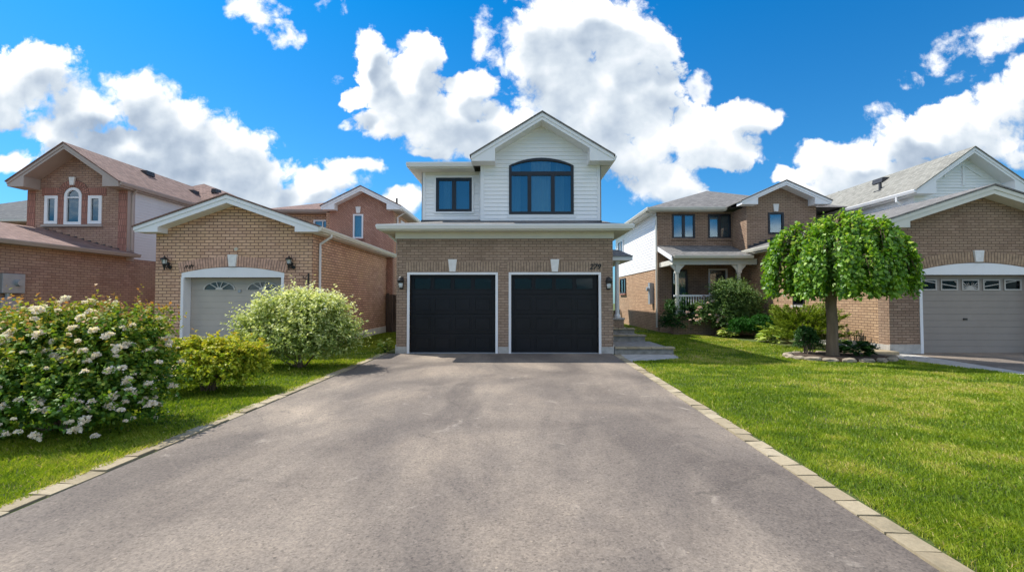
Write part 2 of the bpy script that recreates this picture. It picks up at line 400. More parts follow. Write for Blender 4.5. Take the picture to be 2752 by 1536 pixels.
def arch_pts(x0, x1, z0, zs, zt, n=14):
    p = [(x0, z0), (x1, z0)]
    rise = zt - zs
    if rise < .001: return p + [(x1, zs), (x0, zs)]
    w = (x1 - x0) / 2; r = (w * w + rise * rise) / (2 * rise); xc = (x0 + x1) / 2; zc = zt - r
    a = math.asin(min(1, w / r))
    if rise > w: a = math.pi - a
    return p + [(xc + r * math.sin(a - 2 * a * i / n), zc + r * math.cos(a - 2 * a * i / n)) for i in range(n + 1)]
def inset_arch(x0, x1, z0, zs, zt, f): return arch_pts(x0 + f, x1 - f, z0 + f, zs, zt - f) if zt - zs > .001 else arch_pts(x0 + f, x1 - f, z0 + f, zs - f, zs - f)

def Tfront(y): return lambda p: (p[0], y + p[1], p[2])              # local y grows into the wall
def Tleft(x): return lambda p: (x + p[1], p[0], p[2])               # wall facing -x ; local x = world y
def Tright(x): return lambda p: (x - p[1], p[0], p[2])

def window(parent, T, x0, x1, z0, zs, zt, frame, f=.06, mull=(), trans=None, mw=.05, pane='glass', curtains=(), sill=None, casing=None, back=None, name='window', depth=.16):
    pts = arch_pts(x0, x1, z0, zs, zt); ins = inset_arch(x0, x1, z0, zs, zt, f)
    m = MB(T); m.ring(pts, ins, -.03, .05)
    for a in mull:
        top = trans if trans else (zt - f * .7)
        m.box(a - mw / 2, a + mw / 2, -.022, .045, z0 + f * .9, top)
    if trans: m.box(x0 + f * .9, x1 - f * .9, -.025, .047, trans - mw * .5, trans + mw * .5)
    # thin sash lines in each light
    w = m.build(name, frame, parent)
    MB(T).prism(ins, lambda p, t: (p[0], t, p[1]), .022, .028).build('pane', M[pane], w)
    MB(T).box(x0 + .002, x1 - .002, depth - .02, depth - .008, z0 + .002, (zs if zt - zs < .001 else zt - (zt - zs) * .02) - .002).build('pane_backing', back or M['interior'], w)  # panel behind the pane; blue ones carry the sky's reflection in their colour
    for (a, b, cm) in curtains:
        n = max(8, int((b - a) / .02)); vs = []; fs = []
        top = zs - .005 if zt - zs < .001 else (trans or zs)
        top = max(top, zs - .01)
        for i in range(n + 1):
            x = a + (b - a) * i / n
            yy = .095 + .018 * math.sin(i * .95 + a * 7) + .008 * math.sin(i * 2.3)
            zz = top
            if zt - zs > .001:
                xc = (x0 + x1) / 2; zz = zs + (zt - zs) * max(0, 1 - ((x - xc) / ((x1 - x0) / 2)) ** 2) - f
            vs += [(x, yy, z0 + .02), (x, yy, zz)]
        for i in range(n): fs.append((2*i, 2*i+2, 2*i+3, 2*i+1))
        MB(T).add(vs, fs).build('curtain', cm, w, smooth=True)
    if casing: MB(T).ring(arch_pts(x0 - casing, x1 + casing, z0 - casing, zs + (0 if zt - zs > .001 else casing), zt + casing), pts, -.045, .0).build('casing', M['white'], w)
    if sill: MB(T).box(x0 - .06, x1 + .06, -.07, .0, z0 - .08, z0 - .003).build('sill', sill, w)
    return w

def voussoirs(parent, T, x0, x1, zs, zt, h, mat, n, name='brick_arch', skip=None):
    """soldier bricks standing on a segmental arch"""
    w = (x1 - x0) / 2; xc = (x0 + x1) / 2; rise = max(zt - zs, .0005); r = (w * w + rise * rise) / (2 * rise); zc = zt - r
    a = math.asin(min(1, w / r)) if rise <= w else math.pi - math.asin(min(1, w / r))
    m = MB(T); g = .10
    for i in range(n):
        t0 = -a + 2 * a * (i + g) / n; t1 = -a + 2 * a * (i + 1 - g) / n
        P = lambda t, rr: (xc + rr * math.sin(t), zc + rr * math.cos(t))
        m.py([P(t0, r), P(t1, r), P(t1, r + h), P(t0, r + h)], -.010, .03)
    o = m.build(name, mat, parent)
    b = MB(T); k = 24
    inner = [(xc + r * math.sin(-a + 2*a*i/k), zc + r * math.cos(-a + 2*a*i/k)) for i in range(k + 1)]
    outer = [(xc + (r+h) * math.sin(-a + 2*a*i/k), zc + (r+h) * math.cos(-a + 2*a*i/k)) for i in range(k + 1)]
    b.py(inner + outer[::-1], -.004, .028).build('mortar_bed', M['mortar'], o)
    return o
def keystone(parent, T, x, z0, z1, wb, wt, mat=None):
    MB(T).py([(x - wb/2, z0), (x + wb/2, z0), (x + wt/2, z1), (x - wt/2, z1)], -.05, .02).build('keystone', mat or M['key'], parent, bevel=.008)

def text_mesh(txt, size, x, y, z, mat, parent, name, shear=.25, depth=.012):
    cu = bpy.data.curves.new(name, 'FONT'); cu.body = txt; cu.size = size; cu.shear = shear; cu.extrude = depth; cu.align_x = 'CENTER'; cu.offset = .004
    t = bpy.data.objects.new('t', cu); COL.objects.link(t)
    bpy.context.view_layer.update()
    me = bpy.data.meshes.new_from_object(t.evaluated_get(bpy.context.evaluated_depsgraph_get()))
    bpy.data.objects.remove(t)
    me.transform(Matrix.Translation((x, y, z)) @ Matrix.Rotation(R(90), 4, 'X'))
    o = bpy.data.objects.new(name, me); COL.objects.link(o); finish(o, mat, parent); return o

def lantern_coach(parent, x, y, z):    # black coach lantern on a wall facing -y, z = middle
    m = MB()
    m.tube([(x, y, z - .02), (x, y - .02, z - .02)], .06, 10)
    m.tube([(x, y - .02, z - .03), (x + .02, y - .09, z - .16), (x, y - .14, z - .10), (x, y - .15, z - .04)], .014, 6)
    m.tube([(x, y - .03, z - .12), (x + .08, y - .03, z - .12)], .01, 5)
    m.tube([(x + .08, y - .02, z - .12), (x + .08, y - .05, z - .12)], .055, 10)
    m.tube([(x, y - .15, z - .22), (x, y - .15, z - .12), (x, y - .15, z - .04), (x, y - .15, z - .02)], [.012, .03, .06, .065], 6)
    m.tube([(x, y - .15, z + .10), (x, y - .15, z + .125), (x, y - .15, z + .17), (x, y - .15, z + .22)], [.13, .11, .035, .008], 6)
    for k in range(6):
        t = k * math.pi / 3
        m.tube([(x + .06 * math.sin(t), y - .15 + .06 * math.cos(t), z - .03), (x + .085 * math.sin(t), y - .15 + .085 * math.cos(t), z + .105)], .006, 4)
    o = m.build('wall_lantern', M['iron'], parent)
    MB().tube([(x, y - .15, z - .03), (x, y - .15, z + .10)], [.052, .076], 6).build('lamp_glass', M['opal'], o)
def lantern_jar(parent, x, y, z):
    m = MB()
    m.box(x - .05, x + .05, y - .025, y, z - .19, z + .16)
    m.tube([(x, y - .02, z + .12), (x, y - .08, z + .17), (x, y - .12, z + .13)], .012, 6)
    m.tube([(x, y - .12, z + .17), (x, y - .12, z + .14), (x, y - .12, z + .06), (x, y - .12, z - .01)], [.02, .06, .10, .085], 12)
    m.tube([(x, y, z - .16), (x, y - .12, z - .16)], .008, 5)
    m.tube([(x, y - .12, z - .15), (x, y - .12, z - .17)], [.05, .02], 10)
    o = m.build('wall_lantern', M['iron'], parent, smooth=False)
    MB().tube([(x, y - .12, z + .0), (x, y - .12, z - .06), (x, y - .12, z - .15)], [.055, .06, .045], 12).build('lamp_glass', M['opal'], o, smooth=True)

# ------------------------------------------------------------------ CENTRE HOUSE
H = thing('house', 'two-storey house, white siding above a brown brick garage with two black doors', 'house', (-.35, 16.5, 0))
cuts = MB().box(-3.05, -.605, 12.9, 13.2, -.5, 2.245).box(-.16, 2.32, 12.9, 13.2, -.5, 2.245)
MB().box(-3.43, 2.73, 13.0, 13.35, 0, 3.30).build('garage_wall', M['brick_c'], H, cuts=cuts)
sw = MB(); sw.box(-3.43, -3.13, 13.35, 20, 0, 3.30); sw.box(2.43, 2.73, 13.35, 20, 0, 3.30); sw.box(-3.13, 2.43, 19.7, 20, 0, 3.3)
sw.build('side_wall', M['brick_c'], H)
f = MB()
for a, b in ((-3.45, -3.13), (-.525, -.24), (2.40, 2.75)): f.box(a, b, 12.985, 13.0, 0, .2)
f.box(2.73, 2.75, 13.0, 20, 0, .25); f.box(-3.45, -3.43, 13.0, 20, 0, .25)
f.build('foundation', M['concrete'], H)
m = MB(); m.box(-3.46, 2.76, 12.95, 12.998, 3.27, 3.44); m.box(-3.46, -3.432, 12.998, 20, 3.27, 3.44); m.box(2.732, 2.76, 12.998, 20, 3.27, 3.44)
m.build('frieze_board', M['cream'], H)
m = MB(); m.box(-3.80, 3.13, 12.56, 13.35, 3.44, 3.47); m.box(-3.80, -3.13, 13.35, 20, 3.44, 3.47); m.box(2.43, 3.13, 13.35, 20, 3.44, 3.47)
for i in range(22): m.box(-3.7 + i * .31, -3.7 + i * .31 + .012, 12.6, 12.93, 3.432, 3.4395)
m.build('soffit', M['cream'], H)
gutter_x(H, -3.86, 3.19, 12.56, 3.605, M['white'])
gutter_y(H, 12.56, 20, -3.80, 3.605, M['white'], -1); gutter_y(H, 12.56, 20, 3.13, 3.605, M['white'], 1)
m = MB(); m.box(-3.80, 3.13, 12.56, 12.59, 3.47, 3.6); m.box(-3.8, -3.77, 12.59, 20, 3.47, 3.6); m.box(3.10, 3.13, 12.59, 20, 3.47, 3.6)
m.build('fascia', M['white'], H)
z0, i_ = 3.60, 2.2; s_ = .225
lo = [(-3.86, 12.46), (3.19, 12.46), (3.19, 20.3), (-3.86, 20.3)]
vs = [(x, y, z0) for x, y in lo] + [(-3.86+i_, 12.46+i_, z0+i_*s_), (3.19-i_, 12.46+i_, z0+i_*s_), (3.19-i_, 20.3-i_, z0+i_*s_), (-3.86+i_, 20.3-i_, z0+i_*s_)]
vs += [(x, y, z0 - .02) for x, y in lo]
MB().add(vs, [(0,1,5,4),(1,2,6,5),(2,3,7,6),(3,0,4,7),(4,5,6,7),(11,10,9,8),(8,9,1,0),(9,10,2,1),(10,11,3,2),(11,8,0,3)]).build('garage_roof', M['roof_c'], H)
# second floor
gx = gable(H, -1.33, 2.83, 5.60, 5.75, 7.02, 13.3, 13.8, 18.0, .69, .2, M['white'], M['roof_c'])
wc = MB().box(-.235, 1.725, 13.5, 13.93, 4.115, 5.30)
bw = MB().py(arch_pts(-.235, 1.725, 4.115, 5.60, 5.835), 13.5, 13.95)
sawtooth_wall('siding_wall', M['siding_w'], H, -1.08, 2.53, 3.75, 7.1, 13.8, 'x', .18, .118, cuts=bw, gable=(gx[0], gx[1] - .03, gx[2]))
lw = MB().box(-2.58, -1.43, 14.2, 14.66, 4.33, 5.42)
sawtooth_wall('siding_wall', M['siding_w'], H, -3.01, -1.08, 3.85, 5.62, 14.5, 'x', .18, .118, cuts=lw)
sawtooth_wall('siding_wall', M['siding_w'], H, 14.68, 24, 3.7, 5.62, -3.01, 'y', .18, .118)
sawtooth_wall('siding_wall', M['siding_w'], H, 13.98, 24, 3.7, 5.62, 2.53, 'y', .18, .118, sgn=1)
sawtooth_wall('siding_wall', M['siding_w'], H, 13.98, 14.5, 3.7, 5.62, -1.08, 'y', .1, .118)
m = MB()
for x in (-1.10, 2.44): m.box(x, x + .11, 13.775, 13.8, 3.8, 5.62)
m.box(-3.03, -2.92, 14.475, 14.5, 3.9, 5.62); m.box(-1.2, -1.10, 14.475, 14.5, 3.9, 5.62)
m.box(2.53, 2.555, 13.775, 13.9, 3.8, 5.62); m.box(-3.035, -3.01, 14.475, 14.6, 3.8, 5.62)
m.box(-.99, 2.44, 13.77, 13.797, 3.86, 3.97); m.box(-2.92, -1.2, 14.47, 14.497, 4.02, 4.12)
m.build('corner_trim', M['white'], H)
m = MB(); m.box(-1.10, 2.56, 13.70, 13.768, 3.80, 3.905); m.box(-3.04, -1.10, 14.41, 14.465, 3.95, 4.055)
m.build('flashing', M['rust'], H)
hip_roof('roof', M['roof_c'], H, -3.34, 2.85, 14.0, 24.3, 5.755, .32)
m = MB(); m.box(-3.32, -1.33, 14.02, 14.5, 5.59, 5.62); m.box(-3.32, -3.01, 14.5, 24, 5.59, 5.62); m.box(2.53, 2.83, 13.84, 24, 5.59, 5.62)
m.box(-3.32, -1.34, 14.02, 14.05, 5.62, 5.75); m.box(-3.32, -3.29, 14.05, 24, 5.62, 5.75); m.box(2.80, 2.83, 13.84, 24, 5.62, 5.75)
m.box(-2.92, -1.2, 14.47, 14.5, 5.50, 5.59)
m.build('soffit', M['cream'], H)
gutter_x(H, -3.40, -1.35, 14.02, 5.76, M['white'])
gutter_y(H, 13.35, 24, 2.83, 5.755, M['white'], 1); gutter_y(H, 14.02, 24, -3.32, 5.755, M['white'], -1)
window(H, Tfront(13.8), -.235, 1.725, 4.115, 5.60, 5.835, M['black'], .08, mull=(.385, 1.095), trans=5.36, mw=.115, back=M['sky_backing'],
       curtains=[(-.15, .12, M['sheer_b']), (.44, 1.04, M['sheer']), (1.15, 1.45, M['sheer_b'])], depth=.14)
window(H, Tfront(14.5), -2.58, -1.43, 4.33, 5.42, 5.42, M['black'], .085, mull=(-2.005,), mw=.13, back=M['sky_backing'],
       curtains=[(-2.36, -2.14, M['sheer_b'])], casing=.055, depth=.14)
m = MB(); m.box(-.30, 1.79, 13.775, 13.798, 4.01, 4.10); m.build('window_trim', M['white'], H)
# vents, rear wing
MB().box(2.55, 3.78, 20.3, 29, 0, 4.78).build('rear_wall', M['siding_w'], H)
MB().box(2.55, 4.06, 20.0, 29.2, 4.78, 4.90).build('soffit', M['cream'], H)
MB().add([(2.5,19.96,4.905),(4.10,19.96,4.905),(4.10,29.3,4.905),(2.5,29.3,4.905),(2.5,21.2,5.35),(2.9,21.2,5.35),(2.9,28,5.35),(2.5,28,5.35)], [(0,1,5,4),(1,2,6,5),(4,5,6,7),(2,3,7,6),(3,0,4,7),(0,3,2,1)]).build('roof', M['roof_c'], H)
# garage doors
def black_door(x0, x1, zt, y):
    d = MB(); nsec = 4; h = zt / nsec; w = (x1 - x0)
    d.box(x0, x1, y + .03, y + .06, 0.005, zt)
    for i in range(nsec):
        a = i * h + .012; b = (i + 1) * h - .004
        if i < 3:
            d.box(x0, x1, y, y + .03, a, b)
            for c in range(4):
                px0 = x0 + .09 + c * (w - .12) / 4; px1 = px0 + (w - .12) / 4 - .09
                d.ring(arch_pts(px0, px1, a + .07, b - .07, b - .07), arch_pts(px0 + .035, px1 - .035, a + .105, b - .105, b - .105), y - .014, y - .001)
                d.box(px0 + .05, px1 - .05, y - .010, y - .001, a + .12, b - .12)
        else:
            zw0, zw1 = a + .14, b - .08
            d.box(x0, x1, y, y + .03, a, zw0); d.box(x0, x1, y, y + .03, zw1, b)
            xs = x0
            for c in range(4):
                px0 = x0 + .09 + c * (w - .12) / 4; px1 = px0 + (w - .12) / 4 - .09
                d.box(xs, px0, y, y + .03, zw0, zw1); xs = px1
                d.ring(arch_pts(px0 - .02, px1 + .02, zw0 - .02, zw1 + .02, zw1 + .02), arch_pts(px0 + .012, px1 - .012, zw0 + .012, zw1 - .012, zw1 - .012), y - .012, y - .001)
            d.box(xs, x1, y, y + .03, zw0, zw1)
    o = d.build('garage_door', M['door_black'], H, bevel=.007)
    a = 3 * h + .012; b = 4 * h - .004
    for c in range(4):
        px0 = x0 + .09 + c * (w - .12) / 4; px1 = px0 + (w - .12) / 4 - .09
        MB().box(px0 - .002, px1 + .002, y + .012, y + .016, a + .138, b - .078).build('pane', M['glass_dark'], o)
    return o
for (a, b, ti) in ((-3.05, -.605, 2.245), (-.16, 2.32, 2.245)):
    t = MB(); e = .07
    t.box(a - e, a, 12.975, 13.11, 0, ti); t.box(b, b + e, 12.975, 13.11, 0, ti); t.box(a - e, b + e, 12.970, 13.11, ti, ti + .065)
    t.build('door_trim', M['white'], H)
    t = MB(); t.box(a, b, 12.99, 13.12, 0, .03); t.build('threshold', M['grey_metal'], H)
    black_door(a + .005, b - .005, 2.235, 13.115)
    voussoirs(H, Tfront(13.0), a - .12, b + .12, 2.335, 2.336, .27, M['v_c'], int((b - a + .24) / .078), 'soldier_course')
    keystone(H, Tfront(12.985), (a + b) / 2, 2.325, 2.68, .17, .25)
text_mesh('279', .21, 2.22, 12.985, 2.40, M['iron'], H, 'house_number')
lantern_jar(H, -3.28, 13.0, 2.02); lantern_jar(H, 2.59, 13.0, 2.0)
downspout(H, [(-3.75, 13.3, 3.48), (-3.72, 13.35, 3.40), (-3.50, 13.4, 3.22), (-3.48, 13.4, 3.1), (-3.48, 13.4, .1)], M['cream'])
# side entry porch
m = MB(); m.add([(2.73,16.7,3.12),(4.27,16.7,3.12),(4.27,20,3.12),(2.73,20,3.12),(2.73,17.6,3.45),(3.9,17.6,3.45),(3.9,20,3.45),(2.73,20,3.45)], [(0,1,5,4),(1,2,6,5),(4,5,6,7),(2,3,7,6),(3,0,4,7),(0,3,2,1)])
m.build('porch_roof', M['roof_c'], H)
MB().box(2.735, 4.24, 16.75, 20, 2.97, 3.115).build('porch_beam', M['white'], H)
MB().tube([(3.72, 17.0, .86), (3.72, 17.0, .95), (3.72, 17.0, 1.0), (3.72, 17.0, 2.85), (3.72, 17, 2.88), (3.72, 17, 2.97)], [.12, .12, .085, .07, .11, .11], 14).build('porch_column', M['white'], H, smooth=False)
m = MB(); m.box(3.52, 3.92, 16.8, 17.2, .44, .80); m.build('brick_pier', M['brick_c'], H)
m = MB(); m.box(3.49, 3.95, 16.77, 17.23, .80, .86); m.build('pier_cap', M['concrete'], H)

# front steps of the side entry
St = thing('front_steps', 'low interlocking stone steps leading along the brown brick garage to the side porch', 'steps', (3.5, 15, 0))
MB().box(2.77, 4.42, 12.98, 15.3, 0, .15).build('step', M['step'], St, bevel=.012)
MB().box(2.77, 4.27, 15.3, 16.7, 0, .31).build('step', M['step'], St, bevel=.012)
MB().box(2.77, 4.27, 16.7, 20, 0, .44).build('step', M['step'], St, bevel=.012)
for (x1, y, z) in ((4.45, 12.955, .15), (4.30, 15.285, .31), (4.30, 16.685, .44)):
    m = MB()
    n = int((x1 - 2.77) / .3)
    for i in range(n): m.box(2.77 + i * (x1 - 2.77) / n + .006, 2.77 + (i + 1) * (x1 - 2.77) / n - .006, y - .05, y + .25, z + .002, z + .05)
    m.build('step_nosing', M['paver'], St, bevel=.008)

# ------------------------------------------------------------------ HOUSE B (left, pink brick garage)
B = thing('house', 'pink brick house with one beige garage door under a white-trimmed gable', 'house', (-8.5, 18, 0))
g = gable(B, -11.19, -5.78, 3.51, 3.65, 4.59, 13.2, 13.6, 21.6, .69, .23, M['white'], M['roof_b'])
dc = MB().py(arch_pts(-10.06, -6.96, -.5, 2.33, 2.51, 18), 13.4, 13.98)
brick_gable_wall('garage_wall', M['brick_b'], B, -10.85, -6.12, 13.6, .4, 3.5, *g, cuts=dc)
MB().box(-6.42, -6.12, 14.0, 21.6, 0, 3.6).build('side_wall', M['brick_b'], B); MB().box(-10.85, -10.55, 14.0, 21.6, 0, 3.6).build('side_wall', M['brick_b'], B)
m = MB(); m.box(-6.12, -6.10, 13.6, 21.6, 0, .3); m.build('foundation', M['key'], B)
m = MB(); m.box(-6.10, -5.78, 13.61, 21.6, 3.50, 3.53); m.box(-5.81, -5.78, 13.61, 21.6, 3.53, 3.64); m.build('soffit', M['white'], B)
gutter_y(B, 13.18, 21.6, -5.78, 3.655, M['cream'])
downspout(B, [(-5.72, 14.0, 3.53), (-5.72, 14.0, 3.46), (-6.06, 14.0, 3.24), (-6.06, 14.0, 3.1), (-6.06, 14.0, .15)], M['white'])
t = MB()
fa = arch_pts(-10.06, -6.96, 0, 2.33, 2.51, 18); fb = arch_pts(-9.98, -7.04, 0, 2.27, 2.28, 18)
t.py([(-10.06, 2.20)] + [(-6.96, 2.20)] + arch_pts(-10.06, -6.96, 0, 2.33, 2.505, 18)[2:], 13.60, 13.66)
t.box(-10.06, -9.98, 13.575, 13.66, 0, 2.2); t.box(-7.04, -6.96, 13.575, 13.66, 0, 2.2)
t.box(-10.055, -10.0, 13.66, 13.93, 0, 2.2); t.box(-7.02, -6.965, 13.66, 13.93, 0, 2.2)
t.build('door_trim', M['white'], B)
voussoirs(B, Tfront(13.6), -10.12, -6.90, 2.34, 2.525, .30, M['v_b'], 40)
keystone(B, Tfront(13.59), -8.51, 2.52, 2.88, .20, .29)
d = MB(); zt = 2.2
for i in range(4):
    for j in range(3): d.box(-10.0, -7.02, 13.935, 13.975, i * zt / 4 + j * zt / 12 + .004, i * zt / 4 + (j + 1) * zt / 12 - (.004 if j < 2 else .012))
d.box(-10.0, -7.02, 13.943, 13.98, 0, zt)
gd = d.build('garage_door', M['door_b'], B, bevel=.003)
for cx in (-9.12, -7.78):
    pts = [(cx - .47, 1.83)] + [(cx + .47, 1.83)] + [(cx + .47 * math.cos(t), 1.83 + .25 * math.sin(t)) for t in np.linspace(.15, math.pi - .15, 14)]
    MB().py(pts, 13.925, 13.932).build('pane', M['glass_dark'], gd)
    fr = MB()
    arc = [(cx + .49 * math.cos(t), 1.83 + .27 * math.sin(t)) for t in np.linspace(0, math.pi, 17)]
    arci = [(cx + .455 * math.cos(t), 1.84 + .235 * math.sin(t)) for t in np.linspace(0, math.pi, 17)]
    fr.ring(arc, arci, 13.905, 13.93)
    for t in (R(32), R(68), R(112), R(148)):
        dx, dz = math.cos(t), math.sin(t); nx, nz = -dz * .013, dx * .013
        e = 1 / math.sqrt((dx / .47) ** 2 + (dz / .25) ** 2)
        fr.py([(cx + nx, 1.84 + nz), (cx - nx, 1.84 - nz), (cx + dx * e - nx, 1.84 + dz * e - nz), (cx + dx * e + nx, 1.84 + dz * e + nz)], 13.908, 13.928)
    fr.py([(cx - .11, 1.83)] + [(cx + .11 * math.cos(t), 1.84 + .075 * math.sin(t)) for t in np.linspace(0, math.pi, 9)], 13.904, 13.926)
    fr.build('sunburst_frame', M['fan_white'], gd)
MB().box(-8.53, -8.45, 13.90, 13.93, 1.75, 1.83).build('door_handle', M['grey_metal'], gd)
lantern_coach(B, -10.47, 13.6, 2.62); lantern_coach(B, -6.75, 13.6, 2.62)
m = MB()
for k, (dx, h) in enumerate(((0, .09), (.055, .11), (.12, .10), (.17, .13), (.225, .12))):
    x = -9.96 + dx; m.tube([(x, 13.585, 2.46), (x + .03, 13.58, 2.46 + h), (x + .05, 13.585, 2.47 + h * .5)], .010, 5)
m.build('house_number', M['iron'], B)
m = MB(); m.box(-6.235, -6.205, 13.56, 13.6, 2.0, 2.32); m.tube([(-6.22, 13.57, 2.28), (-6.33, 13.56, 2.17), (-6.42, 13.56, 2.28)], .008, 5); m.tube([(-6.42, 13.57, 2.2), (-6.34, 13.56, 2.16), (-6.25, 13.57, 2.11)], .006, 5)
m.build('plant_bracket', M['iron'], B)
MB().tube([(-8.38, 13.6, 3.05), (-8.38, 13.52, 3.05), (-8.36, 13.48, 3.03)], [.03, .045, .05], 8).build('motion_light', M['cream'], B)
# upper storey of B
g2 = gable(B, -9.08, -5.41, 5.70, 5.86, 6.77, 21.0, 21.4, 25.4, .62, .2, M['white'], M['roof_b'])
wcut = MB().box(-7.72, -7.24, 21.2, 21.65, 4.40, 5.55)
brick_gable_wall('gable_wall', M['brick_b2'], B, -8.83, -5.83, 21.4, .3, 5.7, *g2, cuts=wcut)
window(B, Tfront(21.4), -7.72, -7.24, 4.40, 5.55, 5.55, M['white'], .07, back=M['curtain'], sill=M['brick_ar'])
keystone(B, Tfront(21.39), -7.48, 5.60, 5.90, .16, .24)
wcut = MB().box(-9.95, -9.05, 22.0, 22.45, 4.5, 5.42)
MB().box(-12.1, -8.83, 22.2, 22.5, 3.0, 5.72).build('upper_wall', M['brick_b'], B, cuts=wcut)
window(B, Tfront(22.2), -9.95, -9.05, 4.5, 5.42, 5.42, M['white'], .07, mull=(-9.5,), back=M['curtain'])
m = MB(); m.box(-6.13, -5.83, 21.7, 29, 0, 5.72); m.box(-12.1, -11.8, 22.5, 29, 3, 5.72); m.box(-9.13, -8.83, 21.7, 22.2, 3, 5.72); m.build('side_wall', M['brick_b'], B)
hip_roof('roof', M['roof_b'], B, -12.42, -5.38, 21.8, 29.3, 5.86, .36)
m = MB(); m.box(-12.4, -9.08, 21.84, 22.2, 5.70, 5.855); m.box(-5.83, -5.42, 21.42, 29.2, 5.70, 5.855); m.build('soffit', M['taupe'], B)
gutter_x(B, -12.4, -9.08, 21.84, 5.86, M['taupe']); gutter_y(B, 21.0, 29.2, -5.42, 5.87, M['white'])
downspout(B, [(-5.42, 22.0, 5.75), (-5.78, 22.0, 5.5), (-5.78, 22.0, 3.7)], M['white'], .045)
MB().box(-5.84, -5.79, 22.8, 23.5, 4.6, 5.5).build('window', M['white'], B)
MB().tube([(-5.9, 22.3, 6.0), (-5.9, 22.3, 6.5)], .045, 8).build('vent_pipe', M['rust'], B)

# ------------------------------------------------------------------ HOUSE A (far left, arched window)
A = thing('house', 'reddish brick house with a white arched window between two narrow ones', 'house', (-16.6, 18, 0))
g = gable(A, -18.62, -14.52, 5.66, 5.84, 7.24, 16.4, 17.0, 24.0, .6, .2, M['taupe'], M['roof_b'])
wc = MB().py(arch_pts(-17.08, -16.42, 4.36, 5.42, 5.76), 16.8, 17.27).box(-17.83, -17.33, 16.8, 17.27, 4.38, 5.45).box(-16.17, -15.65, 16.8, 17.27, 4.38, 5.45)
brick_gable_wall('gable_wall', M['brick_a'], A, -18.5, -14.7, 17.0, .35, 5.66, *g, cuts=wc, z0=0)
w = window(A, Tfront(17.0), -17.08, -16.42, 4.36, 5.42, 5.76, M['white'], .10, trans=5.38, mw=.05, back=M['sky_backing'], curtains=[(-16.95, -16.6, M['sheer'])])
window(A, Tfront(17.0), -17.83, -17.33, 4.38, 5.45, 5.45, M['white'], .11, back=M['sky_backing'], curtains=[(-17.7, -17.45, M['sheer'])])
window(A, Tfront(17.0), -16.17, -15.65, 4.38, 5.45, 5.45, M['white'], .11, back=M['sky_backing'], curtains=[(-16.0, -15.75, M['sheer'])])
m = MB(T=Tfront(17.0))
m.box(-17.33, -17.08, -.012, 0, 4.36, 5.45); m.box(-16.42, -16.17, -.012, 0, 4.36, 5.45)
m.box(-17.95, -17.12, -.012, 0, 5.45, 5.75); m.box(-16.38, -15.5, -.012, 0, 5.45, 5.75)
m.build('brick_surround', M['brick_ar'], A)
MB(T=Tfront(17.0)).box(-15.02, -14.70, -.012, 0, 3.0, 5.64).build('brick_quoin', M['brick_ar'], A)
MB(T=Tfront(17.0)).box(-18.5, -18.2, -.012, 0, 3.0, 5.64).build('brick_quoin', M['brick_ar'], A)
voussoirs(A, Tfront(16.985), -17.12, -16.38, 5.42, 5.79, .26, M['brick_ar'], 17)
keystone(A, Tfront(16.95), -16.75, 5.84, 6.14, .15, .22)
MB(T=Tfront(17.0)).box(-17.9, -15.58, -.08, 0, 4.27, 4.35).build('sill', M['taupe'], A)
MB().box(-15.0, -14.7, 17.35, 24, 0, 3.08).build('side_wall', M['brick_a'], A)
sawtooth_wall('siding_wall', M['siding_g'], A, 17.35, 24, 3.08, 5.68, -14.72, 'y', .2, .11, sgn=1)
MB().box(-14.72, -14.69, 17.02, 17.35, 3.0, 5.66).build('corner_trim', M['taupe'], A)
m = MB(); m.box(-14.9, -14.55, 17.0, 24, 5.66, 5.69); m.box(-14.58, -14.55, 17.0, 24, 5.69, 5.82); m.build('soffit', M['taupe'], A)
gutter_y(A, 16.42, 24, -14.53, 5.84, M['taupe'])
downspout(A, [(-14.5, 17.2, 5.72), (-14.66, 17.2, 5.5), (-14.66, 17.2, 3.4)], M['taupe'], .045)
# garage wing, towards the camera
MB().box(-15.0, -14.7, 10.5, 17.0, 0, 3.12).build('garage_wall', M['brick_a'], A)
MB().box(-21, -15.0, 10.5, 10.8, 0, 3.12).build('garage_wall', M['brick_a'], A)
MB().py([(-14.42, 3.20), (-17.9, 4.15), (-21.4, 3.20), (-21.4, 3.26), (-17.9, 4.22), (-14.42, 3.26)], 10.1, 16.995).build('garage_roof', M['roof_b'], A)
m = MB(); m.box(-14.72, -14.43, 10.1, 17.2, 3.12, 3.20); m.build('soffit', M['taupe'], A)
gutter_y(A, 10.1, 17.25, -14.43, 3.25, M['taupe'])
MB().py([(-14.44, 3.2), (-14.44, 3.27), (-14.72, 3.35), (-14.72, 3.2)], 17.0, 17.25).build('garage_roof', M['roof_b'], A)
m = MB()   # stepped flashing up the wall
for i in range(11): m.box(-14.95 - .27 * (i + 1), -14.95 - .27 * i, 16.97, 16.998, 3.30 + .073 * i, 3.46 + .073 * i)
m.build('flashing', M['rust'], A)
MB().add([(-20,21,5.8),(-12.6,21,5.8),(-12.6,28,5.8),(-20,28,5.8),(-16.3,23.5,7.55),(-16.3,25.5,7.55)], [(0,1,4),(1,2,5,4),(2,3,5),(3,0,4,5),(3,2,1,0)]).build('roof', M['roof_b'], A)
m = MB(); m.box(-19.7, -12.9, 21.3, 27.7, 0, 5.8); m.build('rear_wall', M['siding_g'], A)
def roof_vent(parent, x, y, z, ang=0, sx=.22, sy=.3, h=.16):
    MB().py([(x - sx, z - .12), (x + sx, z - .12), (x + sx * .8, z + h), (x - sx * .8, z + h)], y - sy, y + sy).build('roof_vent', M['rust'], parent)
